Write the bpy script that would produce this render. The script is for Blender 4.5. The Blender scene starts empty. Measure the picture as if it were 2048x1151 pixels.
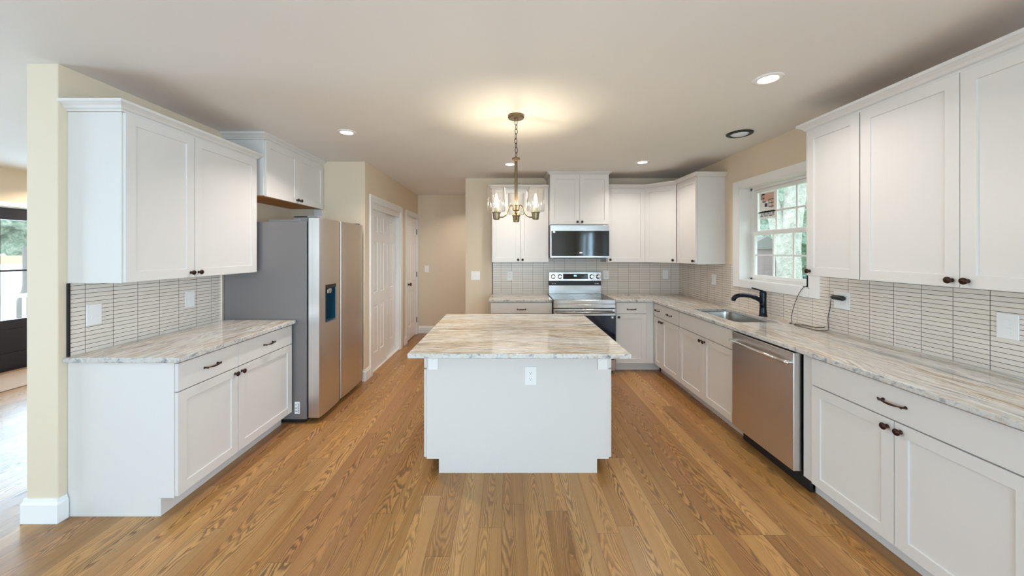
import bpy, bmesh, math, random
from mathutils import Vector, Matrix
random.seed(7)
sc = bpy.context.scene
COL = sc.collection
PI = math.pi

# ------------------------------------------------------------------ camera, world, light, exposure
HC = 1.515
cam_d = bpy.data.cameras.new('camera'); cam = bpy.data.objects.new('camera', cam_d); COL.objects.link(cam)
cam.location = (0, 0, HC); cam.rotation_euler = (PI/2, 0, 0)
cam_d.sensor_width = 36; cam_d.sensor_fit = 'HORIZONTAL'; cam_d.lens = 36*718/2048
cam_d.shift_x = 9/2048; cam_d.shift_y = -72.5/2048; cam_d.clip_start = .02; cam_d.clip_end = 200
sc.camera = cam
sc.view_settings.view_transform = 'Standard'; sc.view_settings.look = 'None'
sc.view_settings.gamma = 1; sc.view_settings.use_curve_mapping = False
sc.view_settings.exposure = 0.68
sc.cycles.use_denoising = True
sc.cycles.max_bounces = 8; sc.cycles.diffuse_bounces = 5; sc.cycles.transparent_max_bounces = 16
sc.cycles.caustics_reflective = False; sc.cycles.caustics_refractive = False
sc.cycles.sample_clamp_indirect = 6

world = bpy.data.worlds.new('world'); sc.world = world; world.use_nodes = True
wn = world.node_tree.nodes; wl = world.node_tree.links; wn.clear()
bg = wn.new('ShaderNodeBackground'); wo = wn.new('ShaderNodeOutputWorld')
bg.inputs[0].default_value = (.84, .95, 1.0, 1); bg.inputs[1].default_value = 1.9
wl.new(bg.outputs[0], wo.inputs[0])

def area(name, loc, rot, sx, sy, power, col, shape='RECTANGLE', portal=False):
    l = bpy.data.lights.new(name, 'AREA'); l.shape = shape; l.size = sx
    if shape == 'RECTANGLE': l.size_y = sy
    l.energy = power; l.color = col
    if shape == 'DISK': l.spread = math.radians(135)
    o = bpy.data.objects.new(name, l); COL.objects.link(o); o.location = loc; o.rotation_euler = rot
    if portal: l.cycles.is_portal = True
    return o
DAY = (.50, .735, 1.0)
WARM = (1.0, .80, .56)
# daylight through the glass doors and windows behind the camera, through the far room's door, plus added side fill
area('daylight_patio', (-.2, -3.72, 1.10), (math.radians(91), 0, 0), 3.4, 2.0, 84, DAY)
area('daylight_rear_window', (-4.4, -3.72, 1.5), (math.radians(91), 0, 0), 2.0, 1.3, 12, DAY)
area('added_fill_left', (-6.52, .90, 1.45), (0, -PI/2, 0), 1.4, 1.9, 125, DAY)  # added fill, brightens the right-hand cabinet fronts through an invented opening
area('added_fill_right', (2.64, -1.9, 1.5), (math.radians(-8), PI/2, 0), 1.3, 1.6, 215, DAY)  # added fill from an invented opening, lifts the left-hand cabinet fronts
area('daylight_far_door', (-6.62, 4.55, 1.15), (0, -PI/2, 0), 1.9, 1.5, 70, DAY)
area('daylight_kitchen_window', (2.66, 3.36, 1.70), (0, PI/2, 0), .95, .86, 20, DAY, portal=True)

# ------------------------------------------------------------------ material helpers
def srgb(r, g, b):
    f = lambda c: ((c/255+.055)/1.055)**2.4 if c > 10 else c/255/12.92
    return (f(r), f(g), f(b), 1)
class NT:
    def __init__(s, name):
        s.m = bpy.data.materials.new(name); s.m.use_nodes = True
        s.t = s.m.node_tree; s.t.nodes.clear()
        s.out = s.t.nodes.new('ShaderNodeOutputMaterial')
    def n(s, typ, **k):
        x = s.t.nodes.new(typ)
        for a, b in k.items(): setattr(x, a, b)
        return x
    def link(s, a, b): s.t.links.new(a, b)
    def put(s, sock, v):
        if isinstance(v, bpy.types.NodeSocket): s.link(v, sock)
        else: sock.default_value = v
    def m_(s, op, a, b=0, c=0):
        x = s.n('ShaderNodeMath', operation=op); s.put(x.inputs[0], a); s.put(x.inputs[1], b)
        if op in ('MULTIPLY_ADD', 'SMOOTH_MIN'): s.put(x.inputs[2], c)
        return x.outputs[0]
    def co(s): 
        x = s.n('ShaderNodeTexCoord'); return x.outputs['Object']
    def sep(s, v):
        x = s.n('ShaderNodeSeparateXYZ'); s.link(v, x.inputs[0]); return x.outputs
    def comb(s, a=0, b=0, c=0):
        x = s.n('ShaderNodeCombineXYZ'); s.put(x.inputs[0], a); s.put(x.inputs[1], b); s.put(x.inputs[2], c); return x.outputs[0]
    def noise(s, vec, scale=1, detail=2, rough=.5, dist=0):
        x = s.n('ShaderNodeTexNoise'); s.put(x.inputs['Vector'], vec); x.inputs['Scale'].default_value = scale
        x.inputs['Detail'].default_value = detail; x.inputs['Roughness'].default_value = rough; x.inputs['Distortion'].default_value = dist
        return x.outputs[0]
    def white(s, vec):
        x = s.n('ShaderNodeTexWhiteNoise', noise_dimensions='3D'); s.link(vec, x.inputs['Vector']); return x
    def ramp(s, f, stops):
        x = s.n('ShaderNodeValToRGB'); e = x.color_ramp.elements
        while len(e) < len(stops): e.new(.5)
        for i, (p, c) in enumerate(stops):
            e[i].position = p; e[i].color = c if len(c) == 4 else (*c, 1)
        s.link(f, x.inputs[0]); return x.outputs[0]
    def mix(s, f, a, b, mode='MIX'):
        x = s.n('ShaderNodeMix', data_type='RGBA', blend_type=mode); s.put(x.inputs[0], f); s.put(x.inputs[6], a); s.put(x.inputs[7], b); return x.outputs[2]
    def bump(s, h, strength=.2, dist=.002):
        x = s.n('ShaderNodeBump'); x.inputs['Strength'].default_value = strength; x.inputs['Distance'].default_value = dist
        s.link(h, x.inputs['Height']); return x.outputs[0]
    def bsdf(s, col, rough=.5, metal=0, normal=None, **k):
        x = s.n('ShaderNodeBsdfPrincipled'); s.put(x.inputs['Base Color'], col); s.put(x.inputs['Roughness'], rough); s.put(x.inputs['Metallic'], metal)
        if normal: s.link(normal, x.inputs['Normal'])
        for a, b in k.items(): s.put(x.inputs[a.replace('_', ' ')], b)
        s.link(x.outputs[0], s.out.inputs[0]); return x

def paint(name, col, rough=.5, bump=.03, scale=180, var=.02):
    t = NT(name); c = t.co()
    nz = t.noise(c, scale, 3, .6)
    big = t.noise(c, 1.3, 2)
    cc = t.mix(t.m_('MULTIPLY', big, var*2), col, (col[0]*.8, col[1]*.8, col[2]*.8, 1))
    t.bsdf(cc, rough, 0, t.bump(nz, bump, .001)); return t.m
def simple(name, col, rough=.4, metal=0, bump=0, scale=60, **k):
    t = NT(name); nz = t.noise(t.co(), scale, 2)
    r = t.m_('MULTIPLY_ADD', nz, .06, max(rough-.03, .0))
    t.bsdf(col, r, metal, t.bump(nz, bump, .001) if bump else None, **k); return t.m
def emit(name, col, strength):
    t = NT(name); e = t.n('ShaderNodeEmission'); e.inputs[0].default_value = (*col[:3], 1); e.inputs[1].default_value = strength
    t.link(e.outputs[0], t.out.inputs[0]); return t.m
def glass(name, tint=(1, 1, 1), refl=.9, ior=1.45, rough=0.0):
    t = NT(name); lw = t.n('ShaderNodeLayerWeight'); lw.inputs[0].default_value = .5
    fr = t.m_('MULTIPLY_ADD', t.m_('POWER', lw.outputs['Facing'], 2.6), .62, ior)
    tr = t.n('ShaderNodeBsdfTransparent'); tr.inputs[0].default_value = (*tint, 1)
    gl = t.n('ShaderNodeBsdfGlossy'); gl.inputs['Roughness'].default_value = rough; gl.inputs[0].default_value = (refl, refl, refl, 1)
    mx = t.n('ShaderNodeMixShader'); t.link(fr, mx.inputs[0]); t.link(tr.outputs[0], mx.inputs[1]); t.link(gl.outputs[0], mx.inputs[2])
    t.link(mx.outputs[0], t.out.inputs[0]); return t.m
def steel(name, col=(.60, .58, .56, 1), rough=.24, axis='z', amp=.10):
    t = NT(name); x, y, z = t.sep(t.co())
    if axis == 'z': v = t.comb(t.m_('MULTIPLY', x, 2), t.m_('MULTIPLY', y, 2), t.m_('MULTIPLY', z, 500))
    elif axis == 'v': v = t.comb(t.m_('MULTIPLY', x, 500), t.m_('MULTIPLY', y, 500), t.m_('MULTIPLY', z, 2))
    nz = t.noise(v, 1, 2)
    r = t.m_('MULTIPLY_ADD', nz, amp, rough-amp/2)
    t.bsdf(col, r, 1.0, t.bump(nz, .04, .0005)); return t.m

def floor_mat():
    t = NT('oak_planks'); x, y, z = t.sep(t.co())
    W = .127; L = 1.25
    u = t.m_('DIVIDE', t.m_('ADD', x, .03), W); i = t.m_('FLOOR', u); fu = t.m_('SUBTRACT', t.m_('FRACT', u), .5)
    ri = t.white(t.comb(i, 3.3, 1.7)).outputs[0]
    v = t.m_('ADD', t.m_('DIVIDE', y, L), t.m_('MULTIPLY', ri, 7.3)); j = t.m_('FLOOR', v); fv = t.m_('FRACT', v)
    wn_ = t.white(t.comb(i, j, 9.1)); rr, rg, rb = t.sep(wn_.outputs[1])
    w2 = t.white(t.comb(j, i, 4.2)); qr, qg, qb = t.sep(w2.outputs[1])
    gx = t.m_('MULTIPLY', fu, W)
    gy = t.m_('MULTIPLY_ADD', rr, 40, y)
    c0 = t.m_('MULTIPLY', t.m_('SUBTRACT', rg, .5), .10)
    sx = t.m_('SUBTRACT', gx, c0)
    wob = t.noise(t.comb(t.m_('MULTIPLY', gy, 1.6), t.m_('MULTIPLY_ADD', rb, 9, 0), 0), 1, 2)
    sx = t.m_('ADD', sx, t.m_('MULTIPLY', t.m_('SUBTRACT', wob, .5), .05))
    K = t.m_('MULTIPLY_ADD', qr, 2000, 700)
    quad = t.m_('MULTIPLY', t.m_('MULTIPLY', sx, sx), K)
    A = t.m_('MULTIPLY_ADD', t.m_('GREATER_THAN', qg, .5), 16, -8)
    lin = t.m_('MULTIPLY', gy, A)
    n1 = t.noise(t.comb(t.m_('MULTIPLY', gx, 14), t.m_('MULTIPLY', gy, 2.6), rb), 1, 2)
    n2 = t.noise(t.comb(t.m_('MULTIPLY', gx, 110), t.m_('MULTIPLY', gy, 22), rr), 1, 2)
    tt = t.m_('ADD', t.m_('ADD', quad, lin), t.m_('ADD', t.m_('MULTIPLY', n1, 6.5), t.m_('MULTIPLY', n2, .5)))
    ring = t.m_('FRACT', tt)
    # sharp early-wood line, slow fade
    prof = t.ramp(ring, [(0, (0, 0, 0)), (.10, (1, 1, 1)), (.34, (.85, .85, .85)), (.60, (.2, .2, .2)), (1, (0, 0, 0))])
    pores = t.noise(t.comb(t.m_('MULTIPLY', gx, 1100), t.m_('MULTIPLY', gy, 28), rr), 1, 2, .6)
    prof2 = t.m_('MULTIPLY', prof, t.ramp(pores, [(.3, (.6, .6, .6)), (.6, (1, 1, 1))]))
    streak = t.noise(t.comb(t.m_('MULTIPLY', gx, 30), t.m_('MULTIPLY', gy, .9), rg), 1, 3)
    amt = t.m_('MULTIPLY_ADD', qb, .45, .55)
    base = t.ramp(t.m_('MULTIPLY_ADD', streak, .7, t.m_('MULTIPLY_ADD', rb, .5, -.12)),
                  [(.15, srgb(164, 114, 60)), (.45, srgb(194, 142, 82)), (.75, srgb(206, 158, 100)), (1, srgb(184, 132, 76))])
    dark = srgb(92, 58, 30)
    col = t.mix(t.m_('MULTIPLY', prof2, amt), base, dark)
    val = t.m_('MULTIPLY_ADD', qg, .22, .84)
    col = t.mix(1, col, t.comb(val, val, val), 'MULTIPLY')
    red = t.m_('MULTIPLY', t.m_('GREATER_THAN', rb, .86), .35)
    col = t.mix(red, col, srgb(176, 104, 62), 'MULTIPLY')
    pf = t.ramp(pores, [(.28, (.78, .78, .78)), (.5, (1, 1, 1))])
    col = t.mix(1, col, pf, 'MULTIPLY')
    ed = t.m_('SUBTRACT', .5, t.m_('ABSOLUTE', fu)); s1 = t.m_('LESS_THAN', ed, .009)
    ev = t.m_('MINIMUM', fv, t.m_('SUBTRACT', 1, fv)); s2 = t.m_('LESS_THAN', ev, .0010)
    seam = t.m_('MAXIMUM', s1, s2)
    col = t.mix(t.m_('MULTIPLY', seam, .5), col, srgb(70, 42, 22))
    h = t.m_('SUBTRACT', t.m_('MULTIPLY', prof2, -.25), seam)
    r = t.m_('MULTIPLY_ADD', prof2, .10, .27)
    t.bsdf(col, r, 0, t.bump(h, .22, .0012)); return t.m

def stone_mat(name, along='x', tone=0.0, off=0.0):
    t = NT(name); x, y, z = t.sep(t.co())
    a, b = (x, y) if along == 'x' else (y, x)
    a = t.m_('ADD', a, off)
    warp = t.noise(t.comb(t.m_('MULTIPLY', a, 1.1), t.m_('MULTIPLY', b, 1.6), z), 1, 3)
    bb = t.m_('ADD', b, t.m_('MULTIPLY', t.m_('SUBTRACT', warp, .5), .30))
    v1 = t.comb(t.m_('MULTIPLY', a, 1.1), t.m_('MULTIPLY', bb, 12), t.m_('MULTIPLY', z, 26))
    v2 = t.comb(t.m_('MULTIPLY', a, 5), t.m_('MULTIPLY', bb, 75), t.m_('MULTIPLY', z, 60))
    v3 = t.comb(t.m_('MULTIPLY', a, 2.2), t.m_('MULTIPLY', bb, 26), t.m_('MULTIPLY', z, 30))
    n1 = t.noise(v1, 1, 4, .6, .3); n2 = t.noise(v2, 1, 4, .65); n3 = t.noise(v3, 1, 5, .6, .4)
    f = t.m_('ADD', t.m_('MULTIPLY', n1, .62), t.m_('MULTIPLY', n2, .38))
    col = t.ramp(f, [(.36, srgb(146, 140, 140)), (.42, srgb(212, 206, 202)), (.47, srgb(238, 232, 226)), (.505, srgb(188, 168, 142)),
                     (.54, srgb(230, 220, 206)), (.585, srgb(168, 146, 120)), (.64, srgb(222, 214, 204))])
    brown = t.ramp(n2, [(.53, (0, 0, 0)), (.62, (1, 1, 1))])
    col = t.mix(t.m_('MULTIPLY', brown, .6), col, srgb(138, 116, 92))
    big = t.noise(t.comb(t.m_('MULTIPLY', a, .9), t.m_('MULTIPLY', bb, 5), 3.3), 1, 2)
    grey = t.ramp(big, [(.50, (0, 0, 0)), (.62, (1, 1, 1))])
    hs = t.n('ShaderNodeHueSaturation'); hs.inputs['Saturation'].default_value = .25; t.link(col, hs.inputs['Color'])
    col = t.mix(t.m_('MULTIPLY', grey, .85), col, hs.outputs[0])
    dk = t.ramp(n3, [(.60, (0, 0, 0)), (.68, (1, 1, 1))])
    col = t.mix(t.m_('MULTIPLY', dk, .65), col, srgb(84, 80, 82))
    wh = t.ramp(n3, [(.30, (1, 1, 1)), (.41, (0, 0, 0))])
    col = t.mix(t.m_('MULTIPLY', wh, .7), col, srgb(240, 238, 236))
    n4 = t.noise(t.comb(t.m_('MULTIPLY', a, 4.5), t.m_('MULTIPLY', bb, 150), z), 1, 3, .6)
    fine = t.ramp(n4, [(.36, (.66, .64, .62)), (.48, (1, 1, 1)), (.60, (1.0, 1.0, 1.0)), (.70, (.78, .74, .70))])
    col = t.mix(.85, col, fine, 'MULTIPLY')
    # the cut edge shows the bands end-on: mottled grey and white
    e1 = t.noise(t.comb(t.m_('MULTIPLY', a, 22), t.m_('MULTIPLY', b, 22), t.m_('MULTIPLY', z, 30)), 1, 4, .65, .5)
    ecol = t.ramp(e1, [(.32, srgb(130, 128, 130)), (.42, srgb(178, 176, 175)), (.50, srgb(206, 203, 200)), (.60, srgb(196, 188, 178)), (.70, srgb(164, 156, 150))])
    ge = t.n('ShaderNodeNewGeometry'); nx, ny, nz_ = t.sep(ge.outputs['True Normal'])
    side_ = t.m_('LESS_THAN', t.m_('ABSOLUTE', nz_), .8)
    col = t.mix(side_, col, ecol)
    t.bsdf(col, .07, 0); return t.m

def tile_mat(name, axis, phase):
    t = NT(name); x, y, z = t.sep(t.co()); a = x if axis == 'x' else y
    P, H, z0 = .1524, .0254, .911
    u = t.m_('DIVIDE', t.m_('SUBTRACT', a, phase), P); v = t.m_('DIVIDE', t.m_('SUBTRACT', z, z0), H)
    fu, fv = t.m_('FRACT', u), t.m_('FRACT', v)
    du = t.m_('MULTIPLY', t.m_('MINIMUM', fu, t.m_('SUBTRACT', 1, fu)), P)
    dv = t.m_('MULTIPLY', t.m_('MINIMUM', fv, t.m_('SUBTRACT', 1, fv)), H)
    d = t.m_('MINIMUM', du, dv)
    g = t.n('ShaderNodeMapRange', interpolation_type='SMOOTHSTEP'); t.link(d, g.inputs[0]); g.inputs[1].default_value = .0008; g.inputs[2].default_value = .0017
    r = t.white(t.comb(t.m_('FLOOR', u), t.m_('FLOOR', v), 2.5)).outputs[0]
    val = t.m_('MULTIPLY_ADD', r, .07, .95)
    tc = t.mix(1, srgb(228, 217, 206), t.comb(val, val, val), 'MULTIPLY')
    col = t.mix(g.outputs[0], srgb(88, 76, 68), tc)
    rough = t.m_('MULTIPLY_ADD', g.outputs[0], -.55, .8)
    t.bsdf(col, rough, 0, t.bump(g.outputs[0], .6, .0015)); return t.m

M = {}
M['wall'] = paint('cream_wall_paint', srgb(222, 205, 181), .75, .05, 240)
M['ceil'] = paint('ceiling_paint', srgb(232, 229, 226), .85, .05, 200)
M['white'] = paint('cabinet_white_paint', srgb(219, 214, 210), .34, .01, 300, .01)
M['trimw'] = paint('white_trim_paint', srgb(238, 236, 234), .32, .01, 200, .01)
M['doorw'] = paint('white_door_paint', srgb(240, 239, 238), .35, .015, 90, .01)
M['floor'] = floor_mat()
M['stone_x'] = stone_mat('brown_granite_cross', 'x', 0, 2.0)
M['stone_y'] = stone_mat('brown_granite_long', 'y', 0, 5.0)
M['tile_l'] = tile_mat('stacked_tile_left', 'y', 2.138)
M['tile_r'] = tile_mat('stacked_tile_right', 'y', 2.592)
M['tile_b'] = tile_mat('stacked_tile_back', 'x', -.093)
M['bronze'] = simple('oil_rubbed_bronze', srgb(66, 44, 38), .32, .85)
M['brass'] = simple('aged_brass_bronze', srgb(122, 104, 78), .33, .95)
M['steel'] = steel('brushed_steel')
M['steelw'] = steel('warm_brushed_steel', (.74, .72, .72, 1), .33)
M['steelv'] = steel('brushed_steel_bright', (.50, .49, .49, 1), .2, 'v')
M['chrome'] = simple('polished_steel', (.75, .75, .75, 1), .12, 1)
M['greyside'] = simple('grey_enamel', srgb(132, 126, 126), .38, .3, .02, 400)
M['blackglass'] = simple('black_glass', (.008, .008, .010, 1), .06, 0)
M['teal'] = simple('teal_dark_recess', (.012, .055, .085, 1), .15, 0)
M['blueglass'] = simple('dark_oven_glass', (.005, .007, .022, 1), .05, 0)
M['black'] = simple('matte_black', (.012, .012, .013, 1), .45, 0)
M['blackmetal'] = simple('black_faucet_metal', (.015, .020, .030, 1), .22, .7)
M['darkdoor'] = simple('dark_door_paint', srgb(26, 26, 38), .3, 0)
M['plastic'] = simple('white_plastic', srgb(238, 236, 234), .35)
M['greyplastic'] = simple('grey_plastic', srgb(120, 118, 120), .4)
M['slot'] = simple('dark_grey_plastic', srgb(60, 56, 54), .6)  # dark plastic shared by slots, pointers and small trims
M['wood_under'] = simple('raw_plywood', srgb(196, 128, 60), .6, 0, .05, 30)
M['glass'] = glass('window_glass', (.97, 1, .99), .8, .03)
M['shade'] = glass('clear_shade_glass', (.995, .995, .99), 1, .09, .02)
M['bulbglass'] = glass('bulb_glass', (1, .98, .93), 1, .03)
M['filament'] = emit('bulb_filament_light', (1, .82, .50), 22)
M['sleeve'] = simple('ivory_candle_sleeve', srgb(236, 222, 180), .4)
M['lens'] = emit('recessed_lens_light', (1, .93, .88), 9)
M['lensoff'] = simple('white_frosted_lens', srgb(228, 232, 240), .3)
M['display'] = emit('cyan_display_digits', (.15, .65, 1), 4)
M['displayw'] = emit('white_display_digits', (.8, .95, 1), 2.2)
M['paper'] = simple('paper_label', srgb(240, 240, 240), .6)
M['tan'] = simple('tan_print', srgb(222, 180, 158), .6)
M['ink'] = simple('dark_ink', srgb(60, 56, 60), .6)
M['rug'] = paint('woven_rug', srgb(176, 152, 134), .95, .6, 90, .3)

# ------------------------------------------------------------------ mesh helpers
OFF = {}
class MB:
    def __init__(s): s.b = bmesh.new()
    def face(s, vs):
        try: s.b.faces.new(vs)
        except ValueError: pass
    def box(s, x0, x1, y0, y1, z0, z1):
        if x0 > x1: x0, x1 = x1, x0
        if y0 > y1: y0, y1 = y1, y0
        if z0 > z1: z0, z1 = z1, z0
        v = [s.b.verts.new(p) for p in ((x0,y0,z0),(x1,y0,z0),(x1,y1,z0),(x0,y1,z0),(x0,y0,z1),(x1,y0,z1),(x1,y1,z1),(x0,y1,z1))]
        for f in ((0,3,2,1),(4,5,6,7),(0,1,5,4),(1,2,6,5),(2,3,7,6),(3,0,4,7)): s.face([v[k] for k in f])
        return s
    def fbox(s, F, u0, u1, z0, z1, w0, w1):
        v = [s.b.verts.new(F.p(u, w, z)) for z in (z0, z1) for (u, w) in ((u0,w0),(u1,w0),(u1,w1),(u0,w1))]
        for f in ((0,3,2,1),(4,5,6,7),(0,1,5,4),(1,2,6,5),(2,3,7,6),(3,0,4,7)): s.face([v[k] for k in f])
        return s
    def prism(s, pts, fn):
        """pts: list of 2D points; fn(p, k) -> 3D point for end k in (0, 1)"""
        a = [s.b.verts.new(fn(p, 0)) for p in pts]; b = [s.b.verts.new(fn(p, 1)) for p in pts]; n = len(pts)
        s.face(a); s.face(b[::-1])
        for i in range(n): s.face([a[i], b[i], b[(i+1) % n], a[(i+1) % n]])
        return s
    def poly_slab(s, outer, holes, z0, z1):
        tops = []
        for z in (z0, z1):
            edges = []
            for loop in [outer]+holes:
                vs = [s.b.verts.new((x, y, z)) for x, y in loop]
                es = [s.b.edges.new((vs[i], vs[(i+1) % len(vs)])) for i in range(len(vs))]
                edges += es; tops.append(vs)
            bmesh.ops.triangle_fill(s.b, edges=edges, use_beauty=True)
        k = 1+len(holes)
        for q in range(k):
            a, b = tops[q], tops[q+k]; n = len(a)
            for i in range(n): s.face([a[i], a[(i+1) % n], b[(i+1) % n], b[i]])
        return s
    def lathe(s, prof, o=(0, 0, 0), axis=(0, 0, 1), seg=24, cap=True, sx=1.0):
        o = Vector(o); ax = Vector(axis).normalized()
        t = Vector((1, 0, 0)) if abs(ax.x) < .9 else Vector((0, 1, 0))
        e1 = ax.cross(t).normalized(); e2 = ax.cross(e1)
        rings = []
        for r, h in prof:
            if r < 1e-6: rings.append([s.b.verts.new(o+ax*h)])
            else: rings.append([s.b.verts.new(o+ax*h+e1*(r*math.cos(2*PI*k/seg))+e2*(r*sx*math.sin(2*PI*k/seg))) for k in range(seg)])
        for a, b in zip(rings, rings[1:]):
            if len(a) == 1 and len(b) == 1: continue
            for k in range(seg):
                k2 = (k+1) % seg
                if len(a) == 1: s.face([a[0], b[k], b[k2]])
                elif len(b) == 1: s.face([a[k], b[0], a[k2]])
                else: s.face([a[k], b[k], b[k2], a[k2]])
        if cap:
            if len(rings[0]) > 1: s.face(rings[0][::-1])
            if len(rings[-1]) > 1: s.face(rings[-1])
        return s
    def tube(s, pts, rad, seg=10, closed=False):
        P = [Vector(p) for p in pts]; n = len(P)
        R = rad if isinstance(rad, (list, tuple)) else [rad]*n
        rings = []; prev = None
        for i in range(n):
            if closed: d = P[(i+1) % n]-P[i-1]
            else: d = P[min(i+1, n-1)]-P[max(i-1, 0)]
            d.normalize()
            if prev is None:
                t = Vector((0, 0, 1)) if abs(d.z) < .9 else Vector((1, 0, 0)); e1 = d.cross(t).normalized()
            else: e1 = (prev-d*prev.dot(d)).normalized()
            prev = e1; e2 = d.cross(e1)
            rings.append([s.b.verts.new(P[i]+e1*(R[i]*math.cos(2*PI*k/seg))+e2*(R[i]*math.sin(2*PI*k/seg))) for k in range(seg)])
        pr = list(zip(rings, rings[1:]))
        if closed: pr.append((rings[-1], rings[0]))
        for a, b in pr:
            for k in range(seg): s.face([a[k], a[(k+1) % seg], b[(k+1) % seg], b[k]])
        if not closed: s.face(rings[0]); s.face(rings[-1][::-1])
        return s
    def panel(s, F, u0, u1, z0, z1, w0, th, us, vs, cells, steps):
        """slab from w0 to w0+th whose front has panels in the given grid cells; steps: (inset, depth)"""
        U = [u0]+[u0+x for x in us]+[u1]; V = [z0]+[z0+x for x in vs]+[z1]
        wf = w0+th; g = {}
        def vt(u, z, w):
            k = (round(u, 5), round(z, 5), round(w, 5))
            if k not in g: g[k] = s.b.verts.new(F.p(u, w, z))
            return g[k]
        for a in range(len(U)-1):
            for b in range(len(V)-1):
                r = (U[a], U[a+1], V[b], V[b+1])
                if (a, b) in cells:
                    pr, pw = r, wf
                    for ins, dp in steps:
                        q = (pr[0]+ins, pr[1]-ins, pr[2]+ins, pr[3]-ins); w = wf+dp
                        o = [vt(pr[0], pr[2], pw), vt(pr[1], pr[2], pw), vt(pr[1], pr[3], pw), vt(pr[0], pr[3], pw)]
                        i = [vt(q[0], q[2], w), vt(q[1], q[2], w), vt(q[1], q[3], w), vt(q[0], q[3], w)]
                        for k in range(4): s.face([o[k], o[(k+1) % 4], i[(k+1) % 4], i[k]])
                        pr, pw = q, w
                    s.face([vt(pr[0], pr[2], pw), vt(pr[1], pr[2], pw), vt(pr[1], pr[3], pw), vt(pr[0], pr[3], pw)])
                else: s.face([vt(r[0], r[2], wf), vt(r[1], r[2], wf), vt(r[1], r[3], wf), vt(r[0], r[3], wf)])
        # border ring and back
        back = {}
        def bk(u, z):
            k = (round(u, 5), round(z, 5))
            if k not in back: back[k] = s.b.verts.new(F.p(u, w0, z))
            return back[k]
        loop = [(u, V[0]) for u in U]+[(U[-1], v) for v in V[1:]]+[(u, V[-1]) for u in U[-2::-1]]+[(U[0], v) for v in V[-2:0:-1]]
        for i in range(len(loop)):
            p, q = loop[i], loop[(i+1) % len(loop)]
            s.face([vt(p[0], p[1], wf), bk(*p), bk(*q), vt(q[0], q[1], wf)])
        s.face([bk(*p) for p in loop]); return s
    def build(s, name, mat, parent=None, loc=(0, 0, 0), bevel=0, smooth=False, seg=2):
        bmesh.ops.recalc_face_normals(s.b, faces=s.b.faces)
        off = Vector(OFF[parent.name]) if parent else Vector((0, 0, 0))
        tot = off+Vector(loc) if parent is None else off
        me = bpy.data.meshes.new(name)
        for v in s.b.verts: v.co -= tot
        s.b.to_mesh(me); s.b.free()
        if smooth:
            for p in me.polygons: p.use_smooth = True
        me.materials.append(M[mat] if isinstance(mat, str) else mat)
        o = bpy.data.objects.new(name, me); COL.objects.link(o)
        if parent: o.parent = parent
        else: o.location = loc
        OFF[o.name] = tuple(tot)
        if bevel:
            m = o.modifiers.new('bevel', 'BEVEL'); m.width = bevel; m.segments = seg; m.limit_method = 'ANGLE'; m.angle_limit = math.radians(35)
            m.harden_normals = False
        if smooth == 'auto':
            pass
        return o

class Fr:
    def __init__(s, o, u, w): s.o, s.u, s.w = o, u, w
    def p(s, u, w, z): return (s.o[0]+s.u[0]*u+s.w[0]*w, s.o[1]+s.u[1]*u+s.w[1]*w, z)
    def rot(s):   # z-rotation taking local -Y (outward) to w
        return math.atan2(s.w[1], s.w[0])+PI/2

def thing(name, label, cat, loc, group=None):
    o = bpy.data.objects.new(name, None); COL.objects.link(o); o.location = loc; o.empty_display_size = .05
    o['label'] = label; o['category'] = cat
    if group: o['group'] = group
    OFF[o.name] = tuple(loc); return o
def tag(o, label, cat, group=None, kind=None):
    o['label'] = label; o['category'] = cat
    if group: o['group'] = group
    if kind: o['kind'] = kind
    return o
def struct(o, label=None):
    o['kind'] = 'structure'
    if label: o['label'] = label
    return o

CACHE = {}
def cached(key, fn, name, mat, smooth=True, bevel=0):
    if key not in CACHE:
        mb = MB(); fn(mb); bmesh.ops.recalc_face_normals(mb.b, faces=mb.b.faces)
        me = bpy.data.meshes.new(name); mb.b.to_mesh(me); mb.b.free()
        if smooth:
            for p in me.polygons: p.use_smooth = True
        me.materials.append(M[mat]); CACHE[key] = me
    return CACHE[key]
def put(key, name, parent, wloc, rz=0, ry=0, bevel=0):
    o = bpy.data.objects.new(name, CACHE[key]); COL.objects.link(o); o.parent = parent
    off = OFF[parent.name] if parent else (0, 0, 0)
    o.location = Vector(wloc)-Vector(off); o.rotation_euler = (0, ry, rz)
    OFF[o.name] = tuple(wloc)
    if bevel:
        m = o.modifiers.new('bevel', 'BEVEL'); m.width = bevel; m.segments = 2; m.limit_method = 'ANGLE'
    return o

# knob and pull, local outward direction is -Y
def f_knob(mb): mb.lathe([(.0095, 0), (.0095, .003), (.006, .006), (.0052, .013), (.009, .017), (.0155, .020), (.0165, .024), (.0135, .028), (.006, .0305), (0, .031)], (0, 0, 0), (0, -1, 0), 20)
cached('knob', f_knob, 'knob', 'bronze')
def f_pull(mb):
    L = .052
    pts = []; rad = []
    for k in range(17):
        a = -1+2*k/16; pts.append((a*L*1.12, -.030+.012*abs(a)**3, -.004*(1-a*a)+.003)); rad.append(.0032+.0026*max(0, 1-abs(a*1.9))**.5 + (.002 if abs(a) > .93 else 0))
    mb.tube(pts, rad, 10)
    for sx in (-1, 1): mb.lathe([(.0075, 0), (.0075, .003), (.0045, .006), (.0042, .019), (.0065, .023), (.004, .027), (0, .028)], (sx*L*.95, 0, 0), (0, -1, 0), 14)
cached('pull', f_pull, 'pull_handle', 'bronze')

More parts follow.
